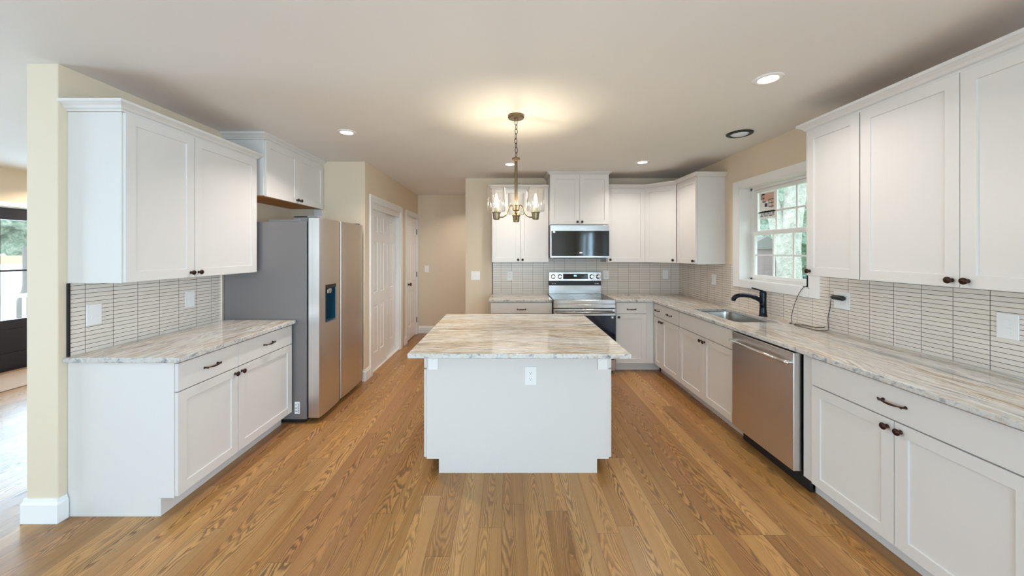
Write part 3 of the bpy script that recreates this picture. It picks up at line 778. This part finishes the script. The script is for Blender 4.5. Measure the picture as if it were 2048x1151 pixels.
# ------------------------------------------------------------------ range
rg = thing('kitchen_range', 'stainless electric range with glass cooktop and raised control panel', 'range', (.953, 4.78, 0))
X0, X1 = .569, 1.337
MB().box(X0+.002, X1-.002, 4.475, 5.140, .035, .905).build('body', 'black', rg, bevel=.002)
ct = MB().box(X0, X1, 4.470, 5.075, .9055, .921).build('cooktop', 'blackglass', rg, bevel=.003)
for cx, cy, r in ((.77, 4.65, .095), (1.14, 4.65, .11), (.77, 4.92, .075), (1.14, 4.92, .075)):
    MB().lathe([(r, 0), (r, .0006), (r-.003, .0006), (r-.003, 0)], (cx, cy, .9212), (0, 0, 1), 40, cap=False).build('burner_ring', 'greyplastic', ct)
MB().box(X0, X1, 4.432, 4.4695, .868, .9215).build('front_trim', 'steelv', rg, bevel=.006)
mb = MB(); mb.box(X0, X1, 4.440, 4.474, .818, .867); fp = mb.build('front_panel', 'steelv', rg, bevel=.003)
MB().box(X0+.05, X1-.05, 4.4375, 4.4398, .830, .856).build('panel_inlay', 'steelv', fp, bevel=.002)
dr_ = MB().box(X0, X1, 4.430, 4.474, .190, .808).build('oven_door', 'steelv', rg, bevel=.004)
MB().box(X0+.004, X1-.004, 4.4265, 4.4297, .192, .728).build('oven_glass', 'blueglass', dr_, bevel=.001)
MB().box(X1-.055, X1-.030, 4.4255, 4.4262, .694, .716).build('corner_sticker', 'paper', dr_)
mb = MB(); mb.tube([(X0+.03, 4.385, .772), (X1-.03, 4.385, .772)], .013, 14)
for x in (X0+.06, X1-.06): mb.tube([(x, 4.387, .772), (x, 4.431, .772)], .009, 10)
mb.build('door_handle', 'steelv', dr_, smooth=True)
MB().box(X0, X1, 4.434, 4.474, .045, .180).build('storage_drawer', 'steelv', rg, bevel=.003)
MB().box(X0+.02, X1-.02, 4.50, 5.10, .003, .034).build('foot_base', 'black', rg)
# backguard
mb = MB(); mb.prism([(5.070, 1.102), (5.078, 1.226), (5.140, 1.226), (5.140, 1.102)], lambda p, k: (X0+.016 if k == 0 else X1-.010, p[0], p[1]))
bgd = mb.build('control_panel', 'steelv', rg, bevel=.003)
MB().box(X0+.016, X1-.010, 5.085, 5.140, 1.040, 1.1018).build('vent_strip', 'black', rg)
MB().box(X0+.016, X1-.010, 5.078, 5.140, .922, 1.0395).build('backguard', 'steelv', rg, bevel=.002)
for x in (.645, .740, 1.190, 1.283):
    kb = MB().lathe([(.033, 0), (.033, .004), (.026, .008), (.024, .026), (.019, .029), (0, .029)], (x, 5.072, 1.163), (0, -1, .06), 28).build('control_knob', 'chrome', bgd, smooth=False, bevel=.001)
    MB().box(x-.003, x+.003, 5.041, 5.0425, 1.138, 1.160).build('pointer', 'slot', kb)
MB().box(.785, 1.135, 5.064, 5.0755, 1.128, 1.204).build('display', 'blackglass', bgd, bevel=.002)
mb = MB()
for k in range(3): mb.box(.938+k*.013, .946+k*.013, 5.0630, 5.0638, 1.168, 1.186)
mb.build('clock_digits', 'display', bgd)
for x in (.635, .670, 1.235, 1.262, 1.278): MB().box(x, x+.012, 5.0838, 5.0848, 1.058, 1.068).build('vent_mark', 'paper', rg)

# ------------------------------------------------------------------ right run
FR = Fr((1.865, 0), (0, 1), (-1, 0))
base_cabinet(FR, 3.866, 4.536, .60, [(3.869, 4.293, 'b'), (4.293, 4.520, 'a')], [(3.869, 4.293, True), (4.293, 4.520, True)], 'white base cabinet with two small drawers in the back corner before the sink cabinet', None)
base_cabinet(FR, 2.906, 3.864, .60, [(2.909, 3.388, 'b'), (3.388, 3.861, 'a')], [(2.909, 3.861, False)], 'white two-door sink cabinet with plain false front, left of the dishwasher', None, hollow=True)
base_cabinet(FR, 1.235, 2.262, .60, [(1.245, 1.714, 'b'), (1.714, 2.180, 'a')], [(1.245, 2.180, True)], 'large white base cabinet with wide drawer right of the dishwasher, nearest the viewer', None)
def wc(a, b, doors, label): return upper_cabinet(FRU, a, b, .317, 1.343, 2.362, doors, label, 'wall cabinets on the right above the counter')
wc(2.174, 2.562, [(2.174, 2.560, 'b')], 'narrow white wall cabinet with one door immediately right of the window')
wc(1.210, 2.172, [(1.212, 1.691, 'b'), (1.691, 2.170, 'a')], 'wide white two-door wall cabinet at the upper right, right of the narrow one')
tag(crown_mb([(2.4665, 2.5625), (2.149, 2.5625), (2.149, 1.205)], 2.3625, 1.1, True, 1.1).build('crown_molding', 'white', loc=(2.1, 1.9, 2.3625)), 'white stepped crown molding along the right wall cabinets', 'molding')

# dishwasher
dw = thing('dishwasher', 'stainless dishwasher with curved bar handle between two white base cabinets', 'dishwasher', (2.15, 2.59, 0))
MB().box(1.875, 2.44, 2.285, 2.898, .10, .862).build('body', 'black', dw)
ddr = MB().box(1.815, 1.868, 2.278, 2.902, .122, .874).build('door', 'steelw', dw, bevel=.004)
pts = []
for k in range(25):
    a = -1+2*k/24; pts.append((1.815-.048+.030*abs(a)**2.6-.004, 2.590+a*.298, .812-.006*abs(a)**2))
hb = MB().tube(pts, .0125, 12)
for sy in (-1, 1): hb.tube([(1.792, 2.590+sy*.285, .806), (1.816, 2.590+sy*.285, .806)], .012, 12)
hb.build('handle', 'chrome', ddr, smooth=True)
MB().box(1.905, 1.925, 2.262, 2.900, .003, .10).box(1.925, 2.40, 2.30, 2.88, .003, .02).build('toe_kick', 'black', dw)

# sink
sk = thing('kitchen_sink', 'undermount stainless steel sink below the window', 'sink', (2.14, 3.42, .66))
mb = MB(); o = rrect(SX0-.004, SX1+.004, SY0-.004, SY1+.004, .052); i2 = rrect(SX0+.015, SX1-.015, SY0+.015, SY1-.015, .045); o2 = rrect(SX0-.010, SX1+.010, SY0-.010, SY1+.010, .055)
fl = rrect(SX0-.020, SX1+.020, SY0-.020, SY1+.020, .06)
def loop(pts, z): return [mb.b.verts.new((x, y, z)) for x, y in pts]
L = [loop(fl, .8835), loop(o, .8835), loop(i2, .675)]
for a, b in zip(L, L[1:]):
    for k in range(len(a)): mb.face([a[k], a[(k+1) % len(a)], b[(k+1) % len(a)], b[k]])
mb.face(L[-1])
bs = mb.build('basin', 'steel', sk); so = bs.modifiers.new('solid', 'SOLIDIFY'); so.thickness = .0015; so.offset = -1
for p in bs.data.polygons: p.use_smooth = False
MB().lathe([(.045, 0), (.045, .003), (.032, .003), (.030, .001), (0, .001)], (2.2, 3.42, .6765), (0, 0, 1), 28).build('drain', 'chrome', sk)
# faucet
fx, fy = 2.385, 3.350
fa = thing('kitchen_faucet', 'black single-lever pull-out faucet behind the sink', 'faucet', (fx, fy, .914))
MB().lathe([(.036, .0005), (.036, .006), (.032, .010), (.030, .040), (.027, .075), (.0265, .100), (.0285, .104), (.0265, .108), (.027, .180), (.028, .215), (.026, .228), (.018, .236), (0, .238)], (fx, fy, .914), (0, 0, 1), 28).build('body', 'blackmetal', fa, smooth=True)
P = [(fx-.000, fy, 1.035), (fx-.03, fy, 1.065), (fx-.07, fy, 1.086), (fx-.12, fy, 1.102), (fx-.18, fy, 1.110), (fx-.225, fy, 1.108), (fx-.255, fy, 1.098), (fx-.272, fy, 1.082), (fx-.277, fy, 1.066)]
MB().tube(P, [.020, .021, .0195, .0185, .018, .019, .020, .020, .0195], 16).build('spout', 'blackmetal', fa, smooth=True)
MB().tube([(fx-.276, fy, 1.068), (fx-.280, fy, 1.056)], [.016, .0155], 16).build('spray_head', 'slot', fa, smooth=True)
MB().tube([(fx-.005, fy, 1.148), (fx-.05, fy, 1.162), (fx-.105, fy, 1.178)], [.009, .007, .0065], 10).build('lever', 'blackmetal', fa, smooth=True)

# ------------------------------------------------------------------ island
isl = thing('kitchen_island', 'white kitchen island cabinet with plain end panel in the middle of the floor', 'island', (.07, 2.95, 0))
IX0, IX1, IY0, IY1 = -.553, .693, 2.466, 3.440
prof = [(-.469, .0005), (.613, .0005), (.613, .100), (IX1, .100), (IX1, .8835), (IX0, .8835), (IX0, .100), (-.469, .100)]
MB().prism(prof, lambda p, k: (p[0], IY0 if k == 0 else IY1, p[1])).build('body', 'white', isl, bevel=.001)
prof2 = [(-.470, .0005), (.614, .0005), (.614, .097), (IX1+.001, .097), (IX1+.001, .8833), (IX0-.001, .8833), (IX0-.001, .097), (-.470, .097)]
MB().prism(prof2, lambda p, k: (p[0], IY0-.0065 if k == 0 else IY0-.0005, p[1])).build('end_panel', 'white', isl, bevel=.001)
FI1 = Fr((IX0-.001, 0), (0, 1), (-1, 0)); FI2 = Fr((IX1+.001, 0), (0, 1), (1, 0))
for F in (FI1, FI2):
    for a, b, s_ in ((IY0+.004, 2.95, 'b'), (2.95, IY1-.004, 'a')):
        d = shaker(F, a+G, b-G, .103, .706, isl); knob(F, a+.03 if s_ == 'a' else b-.03, .67, d)
        d = slab(F, a+G, b-G, .716, .872, isl); pull(F, (a+b)/2, .792, d)
for x0 in (IX0+.012, IX1-.012-.066):
    mb = MB(); mb.box(x0, x0+.066, IY0-.020, IY0-.007, .712, .8832); mb.box(x0, x0+.066, IY0-.24, IY0-.020, .868, .8832)
    mb.prism([(IY0-.020, .868), (IY0-.020, .78), (IY0-.10, .868)], lambda p, k: (x0+.030 if k == 0 else x0+.036, p[0], p[1]))
    mb.build('support_bracket', 'trimw', isl, bevel=.001)
slab_top('countertop', [(-.592, 2.118), (.728, 2.106), (.728, 3.474), (-.592, 3.474)], [], 'stone_x', 'large streaked granite countertop on the white island', (.07, 2.8, .8845))

# ------------------------------------------------------------------ outlets and switches (local outward -Y, origin at plate centre)
def f_plate(w): return lambda mb: mb.box(-w/2, w/2, -.006, 0, -.0625, .0625)
cached('plate1', f_plate(.080), 'cover_plate', 'plastic', False); cached('plate2', f_plate(.127), 'cover_plate', 'plastic', False)
def f_sock(mb): mb.prism([(.017*math.cos(a)*1.0, max(-.0125, min(.0125, .017*math.sin(a)))) for a in [2*PI*k/24 for k in range(24)]], lambda p, k: (p[0], -.006 if k == 0 else -.0085, p[1]))
cached('sock', f_sock, 'socket', 'plastic', False)
def f_slots(mb):
    mb.box(-.0075, -.0055, -.0089, -.0086, -.001, .008); mb.box(.0055, .0075, -.0089, -.0086, -.001, .007); mb.lathe([(.0025, 0), (.0025, .0003)], (0, -.0086, -.0065), (0, -1, 0), 12)
cached('slots', f_slots, 'slot', 'slot', False)
def f_rock(mb): mb.prism([(-.0335, -.006), (-.0335, -.0085), (0, -.0105), (.0335, -.0075), (.0335, -.006)], lambda p, k: (-.0165 if k == 0 else .0165, p[1], p[0]))
cached('rocker', f_rock, 'rocker', 'plastic', False)
def f_tog(mb):
    mb.box(-.005, .005, -.0068, -.006, -.012, .012); mb.prism([(-.006, -.004), (-.017, .004), (-.017, .009), (-.006, .006)], lambda p, k: (-.0035 if k == 0 else .0035, p[0], p[1]))
cached('toggle', f_tog, 'toggle', 'plastic', False)
def plate(kind, loc, rz, label, cat, items, wide=False, group=None):
    t = thing(kind, label, cat, loc, group); put('plate2' if wide else 'plate1', 'cover_plate', t, loc, rz, bevel=.002)
    c, s = math.cos(rz), math.sin(rz)
    for it, dx, dzz in items:
        w = (loc[0]+c*dx, loc[1]+s*dx, loc[2]+dzz)
        o = put(it, {'sock': 'socket', 'rocker': 'rocker', 'toggle': 'toggle'}[it], t, w, rz)
        if it == 'sock': put('slots', 'slot', o, w, rz)
    return t
DUP = [('sock', 0, .020), ('sock', 0, -.020)]
RB, RR, RL = 0, -PI/2, PI/2
plate('wall_outlet', (.158, IY0-.0066, .667), RB, 'white duplex outlet on the end panel of the island', 'outlet', DUP)
plate('wall_outlet', (-2.5148, 2.181, 1.134), RL, 'white outlet on the left backsplash, nearer the wall end', 'outlet', DUP)
plate('wall_outlet', (-2.5148, 2.841, 1.139), RL, 'white outlet on the left backsplash, nearer the refrigerator', 'outlet', DUP)
plate('wall_outlet', (.035, 5.1468, 1.176), RB, 'white outlet on the back tile left of the range', 'outlet', DUP)
plate('wall_outlet', (1.412, 5.1468, 1.182), RB, 'white outlet on the back tile just right of the range controls', 'outlet', DUP)
plate('wall_switch', (2.263, 5.1468, 1.190), RB, 'white rocker switch on the back tile near the corner', 'switch', [('rocker', 0, 0)])
plate('wall_switch', (2.4598, 4.277, 1.184), RR, 'white rocker switch on the window wall tile left of the window', 'switch', [('rocker', 0, 0)])
plate('wall_outlet', (2.4598, 2.637, 1.158), RR, 'white double-width outlet plate with the black adapter plugged in', 'outlet', [('sock', -.023, .020), ('sock', -.023, -.020), ('rocker', .023, 0)], True)
plate('wall_outlet', (2.4598, 1.763, 1.149), RR, 'white duplex outlet on the right tile near the picture edge', 'outlet', DUP)
plate('wall_switch', (-.459, YB-.0002, 1.172), RB, 'white double toggle switch plate on the cream wall beside the hall opening', 'switch', [('toggle', -.023, 0), ('toggle', .023, 0)], True)
plate('wall_switch', (-1.50, YH-.0002, 1.197), RB, 'small white switch on the far hall wall', 'switch', [('toggle', 0, 0)])

# plug-in device on the window sill with its cord and adapter
pc = thing('power_cord', 'thin black cord running from the sill bracket down to a plug adapter', 'cord', (2.43, 2.8, .916))
mb = MB(); mb.box(2.452, 2.470, 2.925, 2.945, 1.2255, 1.36); mb.box(2.452, 2.472, 2.925, 2.985, 1.2255, 1.230)
mb.build('sill_bracket', 'blackmetal', pc, bevel=.002)
def smooth_path(P, n=6):
    out = []
    P = [Vector(p) for p in P]
    for i in range(len(P)-1):
        p0, p1, p2, p3 = P[max(i-1, 0)], P[i], P[i+1], P[min(i+2, len(P)-1)]
        for k in range(n):
            t = k/n; out.append(.5*((2*p1)+(p2-p0)*t+(2*p0-5*p1+4*p2-p3)*t*t+(3*p1-p0-3*p2+p3)*t**3))
    out.append(P[-1]); return out
cz = .9175
path = [(2.462, 2.945, 1.24), (2.438, 2.975, 1.205), (2.432, 3.02, 1.12), (2.428, 3.055, 1.02), (2.42, 3.06, .95), (2.40, 3.03, cz), (2.37, 3.02, cz), (2.36, 2.98, cz), (2.40, 2.95, cz+.004), (2.43, 2.88, cz), (2.40, 2.84, cz+.003), (2.44, 2.76, .935),
        (2.42, 2.80, cz+.006), (2.36, 2.94, cz+.003), (2.34, 2.90, cz), (2.34, 2.80, cz), (2.36, 2.73, cz), (2.42, 2.715, cz+.004), (2.438, 2.73, .96), (2.442, 2.735, 1.02), (2.440, 2.715, 1.09), (2.436, 2.705, 1.15), (2.435, 2.695, 1.176)]
MB().tube(smooth_path(path), .0022, 8).build('cord', 'black', pc, smooth=True)
MB().tube([(2.432, 2.695, 1.176), (2.430, 2.675, 1.177), (2.428, 2.64, 1.177), (2.428, 2.60, 1.177), (2.430, 2.588, 1.177)], [.010, .0165, .018, .0175, .011], 16).box(2.438, 2.4505, 2.642, 2.672, 1.164, 1.190).build('adapter', 'black', pc, smooth=False, bevel=.002)

# ------------------------------------------------------------------ pendant
px, py = .066, 2.783
pn = thing('pendant_chandelier', 'three-light bronze chandelier with clear glass cylinder shades above the island', 'chandelier', (px, py, 1.75))
MB().lathe([(.063, 0), (.063, -.018), (.058, -.024), (.012, -.024), (.012, -.032), (.006, -.036), (0, -.036)], (px, py, ZC-.0005), (0, 0, 1), 36).build('canopy', 'brass', pn, smooth=False, bevel=.001)
z = ZC-.033; k = 0
mb = MB()
while z > 2.262:
    a = PI/2*(k % 2)+.5; h = .040 if k % 3 else .046
    c = Vector((px+.0025*math.sin(k*1.3), py, z-h/2+.003)); ring = []
    for j in range(14):
        t = 2*PI*j/14; r = .0105*math.cos(t); ring.append((c.x+r*math.cos(a), c.y+r*math.sin(a), c.z+h/2*math.sin(t)))
    mb.tube(ring, .0024, 6, closed=True); z -= h-.006; k += 1
mb.build('chain', 'bronze', pn, smooth=True)
zt = z+.006
MB().lathe([(0, zt-2.23+.002), (.007, zt-2.23-.006), (.007, .012), (.030, .010), (.030, -.004), (.014, -.008), (.0115, -.012), (.0115, -.355), (.020, -.358), (.026, -.362), (.026, -.395), (.020, -.400), (.010, -.404), (.012, -.416), (.007, -.426), (0, -.430)], (px, py, 2.23), (0, 0, 1), 24).build('stem', 'brass', pn, smooth=False, bevel=.001)
for a in (205, 332, 88):
    ca_, sa_ = math.cos(math.radians(a)), math.sin(math.radians(a)); R = .165
    def pp(r, z): return (px+ca_*r, py+sa_*r, z)
    arm = smooth_path([pp(.020, 1.862), pp(.040, 1.872), pp(.062, 1.850), pp(.080, 1.805), pp(.105, 1.782), pp(.130, 1.777), pp(R-.02, 1.777)], 5)
    ar = MB().tube(arm, .0052, 10).build('arm', 'brass', pn, smooth=True)
    c = pp(R, 0)
    cup = MB().lathe([(.021, 1.757), (.024, 1.762), (.028, 1.805), (.034, 1.807), (.034, 1.813), (0, 1.813)], (c[0], c[1], 0), (0, 0, 1), 28).build('cup', 'brass', pn, smooth=False, bevel=.001)
    MB().lathe([(.019, 1.8135), (.019, 1.848), (.015, 1.852), (0, 1.852)], (c[0], c[1], 0), (0, 0, 1), 20).build('candle_sleeve', 'sleeve', cup)
    MB().lathe([(.036, 1.8142), (.064, 1.818), (.068, 1.824), (.068, 1.995), (.0655, 1.995), (.0655, 1.826), (.036, 1.8170)], (c[0], c[1], 0), (0, 0, 1), 40, cap=False).build('glass_shade', 'shade', pn, smooth=True, bevel=.0)
    bl = MB().lathe([(.010, 1.8525), (.013, 1.862), (.024, 1.885), (.028, 1.912), (.024, 1.938), (.012, 1.954), (0, 1.958)], (c[0], c[1], 0), (0, 0, 1), 24).build('bulb', 'bulbglass', pn, smooth=True)
    mb = MB()
    for q_ in range(4):
        t = q_*PI/2; mb.tube([(c[0]+.004*math.cos(t), c[1]+.004*math.sin(t), 1.868), (c[0]+.011*math.cos(t+.4), c[1]+.011*math.sin(t+.4), 1.925)], .0022, 6)
    mb.build('filament', 'filament', bl)
    l = bpy.data.lights.new('bulb_light', 'POINT'); l.energy = 6.5; l.color = (1, .87, .64); l.shadow_soft_size = .018
    lo = bpy.data.objects.new('bulb_light', l); COL.objects.link(lo); lo.location = (c[0], c[1], 1.905)

# ------------------------------------------------------------------ ceiling lights
RL_ = [(-1.42, 3.17, 'round recessed ceiling light near the refrigerator on the left', 9), (1.59, 2.19, 'round recessed ceiling light nearest the viewer on the right', 3.6),
       (.03, 4.33, 'round recessed ceiling light just behind the chandelier stem', 4), (1.59, 4.23, 'round recessed ceiling light before the back corner cabinets', 4.6),
       (-.64, 5.93, 'round recessed ceiling light in the hall behind the kitchen wall', 6)]
def f_rt(mb): mb.lathe([(.052, -.002), (.056, -.007), (.080, -.005), (.083, 0), (.052, 0)], (0, 0, 0), (0, 0, 1), 40, cap=False)
cached('rtrim', f_rt, 'trim_ring', 'trimw')
def f_rl(mb): mb.lathe([(0, -.0035), (.0515, -.0035), (.0515, -.0005), (0, -.0005)], (0, 0, 0), (0, 0, 1), 36, cap=False)
cached('rlens', f_rl, 'light_lens', 'lens', False)
for x, y, lab, pw_ in RL_:
    t = thing('recessed_light', lab, 'light', (x, y, ZC-.0005), 'recessed ceiling lights')
    put('rtrim', 'trim_ring', t, (x, y, ZC-.0003)); put('rlens', 'light_lens', t, (x, y, ZC-.0005))
    area('recessed_light_lamp', (x, y, ZC-.012), (0, 0, 0), .10, .10, pw_, (1, .94, .87), 'DISK')
fl_ = thing('flush_light', 'black-rimmed flush ceiling light, switched off, above the sink', 'light', (2.07, 3.20, ZC))
MB().lathe([(.075, -.002), (.075, -.012), (.090, -.016), (.104, -.010), (.106, -.0005), (0, -.0005)], (2.07, 3.20, ZC), (0, 0, 1), 40, cap=False).build('rim', 'black', fl_, smooth=True)
MB().lathe([(0, -.026), (.030, -.024), (.058, -.018), (.0745, -.008), (.0745, -.003)], (2.07, 3.20, ZC), (0, 0, 1), 36, cap=False).build('lens', 'lensoff', fl_, smooth=True)
# far room ceiling lamp beyond the wall end (its glow shows on the ceiling)
t = thing('recessed_light', 'round recessed ceiling light in the far room before the black door', 'light', (-5.75, 4.9, ZC-.0005), 'recessed ceiling lights')
put('rtrim', 'trim_ring', t, (-5.75, 4.9, ZC-.0003)); put('rlens', 'light_lens', t, (-5.75, 4.9, ZC-.0005))
area('recessed_light_lamp', (-5.75, 4.9, ZC-.012), (0, 0, 0), .10, .10, 12, (1, .86, .70), 'DISK')

# rug in the far room
tag(MB().box(-6.22, -5.45, 3.2, 5.3, .0008, .010).build('door_rug', 'rug', loc=(-5.8, 4.3, 0), bevel=.003), 'pinkish tan woven rug on the floor in front of the black door', 'rug')

# ------------------------------------------------------------------ outdoors
def leaf_mat(name, c1, c2, sc_=3):
    t = NT(name); n_ = t.noise(t.co(), sc_, 5, .7); t.bsdf(t.ramp(n_, [(.35, c1), (.65, c2)]), .9, 0, t.bump(n_, 1, .2)); return t.m
M['grass'] = leaf_mat('lawn', srgb(150, 176, 130), srgb(190, 200, 170), 2)
M['washed_leaf'] = leaf_mat('washed_leaves', srgb(120, 150, 132), srgb(206, 220, 208), 5)  # foliage tones lightened so bright haze is part of the colour
M['washed_bark'] = leaf_mat('washed_bark', srgb(190, 192, 190), srgb(238, 238, 234), 6)  # trunk colour raised to imitate an overbright, washed-out window view
M['shed'] = simple('shed_siding', srgb(146, 128, 134), .8)
M['paving'] = leaf_mat('driveway', srgb(206, 206, 204), srgb(226, 226, 226), 1)
struct(MB().box(2.66, 40, -20, 45, -.5, -.4).build('floor_lawn', 'grass'), 'pale lawn outside the kitchen window')
struct(MB().box(-45, -6.52, -20, 45, -.5, -.12).build('floor_driveway', 'paving'), 'pale driveway outside the far door')
def blob(name, c, r, label, cat, sq=(1, 1, 1), seed=0, mat='washed_leaf'):
    mb = MB(); bmesh.ops.create_icosphere(mb.b, subdivisions=5, radius=1)
    rnd = random.Random(seed); ph = [rnd.random()*6 for _ in range(9)]
    from mathutils import noise as mn
    for v in mb.b.verts:
        d = v.co.normalized(); k = 1+.30*mn.fractal(d*2.3+Vector((seed, 0, 0)), .7, 2.1, 5)+.12*mn.noise(d*11)
        v.co = Vector((c[0]+d.x*r*sq[0]*k, c[1]+d.y*r*sq[1]*k, c[2]+d.z*r*sq[2]*k))
    return tag(mb.build(name, mat, loc=(c[0], c[1], -.4)), label, cat)
tr = thing('tree', 'large forked tree outside the kitchen window, its colour washed pale as by glare', 'tree', (6.0, 7.65, -.4))
def wob(P, r):
    P = smooth_path(P, 5); n = len(P); return P, [r[0]+(r[1]-r[0])*i/(n-1) for i in range(n)]
mb = MB(); a, b = wob([(6.05, 7.65, -.42), (6.04, 7.68, .6), (6.02, 7.68, 1.6), (6.12, 7.66, 2.6), (6.30, 7.6, 3.6), (6.5, 7.6, 5.5)], (.25, .15)); mb.tube(a, b, 18)
a, b = wob([(6.02, 7.68, .9), (5.92, 7.75, 1.7), (5.78, 7.85, 2.6), (5.62, 7.9, 3.6), (5.5, 8, 5.4)], (.17, .10)); mb.tube(a, b, 14)
mb.build('trunk', 'washed_bark', tr, smooth=True)
mb = MB(); a, b = wob([(5.82, 7.8, 2.35), (5.6, 7.75, 2.75), (5.35, 7.7, 3.0), (5.0, 7.7, 3.4)], (.05, .03)); mb.tube(a, b, 8); mb.build('branch', 'washed_bark', tr, smooth=True)
sh = thing('garden_shed', 'low mauve-brown shed beyond the tree outside the kitchen window', 'shed', (8.4, 11.6, -.4))
MB().box(7.6, 8.75, 11.4, 13.4, -.4, 1.60).build('wall', 'shed', sh)
MB().prism([(7.45, 1.60), (8.9, 1.60), (8.18, 2.0)], lambda p, k: (p[0], 11.3 if k == 0 else 13.5, p[1])).build('roof', 'greyplastic', sh)
blob('bush', (8.2, 16.5, 1.9), 2.0, 'leafy bush behind the shed outside the kitchen window', 'bush', (1.1, 1, .8), 3)
blob('bush', (11.0, 10.6, 1.7), 1.5, 'leafy bush right of the tree outside the kitchen window', 'bush', (1, 1, 1), 5)
blob('background_tree', (17.5, 28, 5.5), 6.0, 'hazy pale tree mass far behind the shed outside the kitchen window', 'tree', (1.6, 1, 1.1), 12)
wh_ = thing('white_house', 'white house wall glimpsed right of the tree outside the window', 'building', (15, 14.5, -.4))
MB().box(13, 17, 14, 15, -.4, 1.9).build('wall', 'trimw', wh_)
MB().prism([(13.7, 1.9), (15.3, 1.9), (14.5, 2.6)], lambda p, k: (12.8 if k == 0 else 17.2, p[0], p[1])).build('roof', 'greyplastic', wh_)
rl = thing('deck_railing', 'white baluster railing outside the glass of the black door', 'railing', (-7.6, 5.5, -.12))
mb = MB(); mb.box(-7.63, -7.57, 4.2, 7.2, .80, .86); mb.box(-7.62, -7.58, 4.2, 7.2, .02, .07); mb.build('rail', 'trimw', rl)
mb = MB()
for k in range(26): mb.box(-7.615, -7.585, 4.25+k*.115, 4.28+k*.115, -.119, .80)
mb.build('baluster', 'trimw', rl)['kind'] = 'stuff'
blob('tree', (-17, 12.4, 3.0), 1.9, 'dense green tree seen through the glass of the black door', 'tree', (1, 1, .8), 9)
fn = thing('road_barrier', 'reddish low barrier across the road beyond the black door', 'fence', (-14, 10.5, -.12))
MB().box(-15, -14.9, 6, 16, 1.15, 1.40).box(-15, -14.9, 7, 7.1, -.12, 1.15).box(-15, -14.9, 12, 12.1, -.12, 1.15).build('rail', 'tan', fn)
pst = thing('road_post', 'dark post with conical foot on the driveway beyond the railing', 'post', (-10.2, 7.25, -.12))
MB().lathe([(.20, 0), (.16, .5), (.07, .85), (.06, .95), (.06, 1.75), (0, 1.75)], (-10.2, 7.62, -.119), (0, 0, 1), 16).build('body', 'greyplastic', pst)
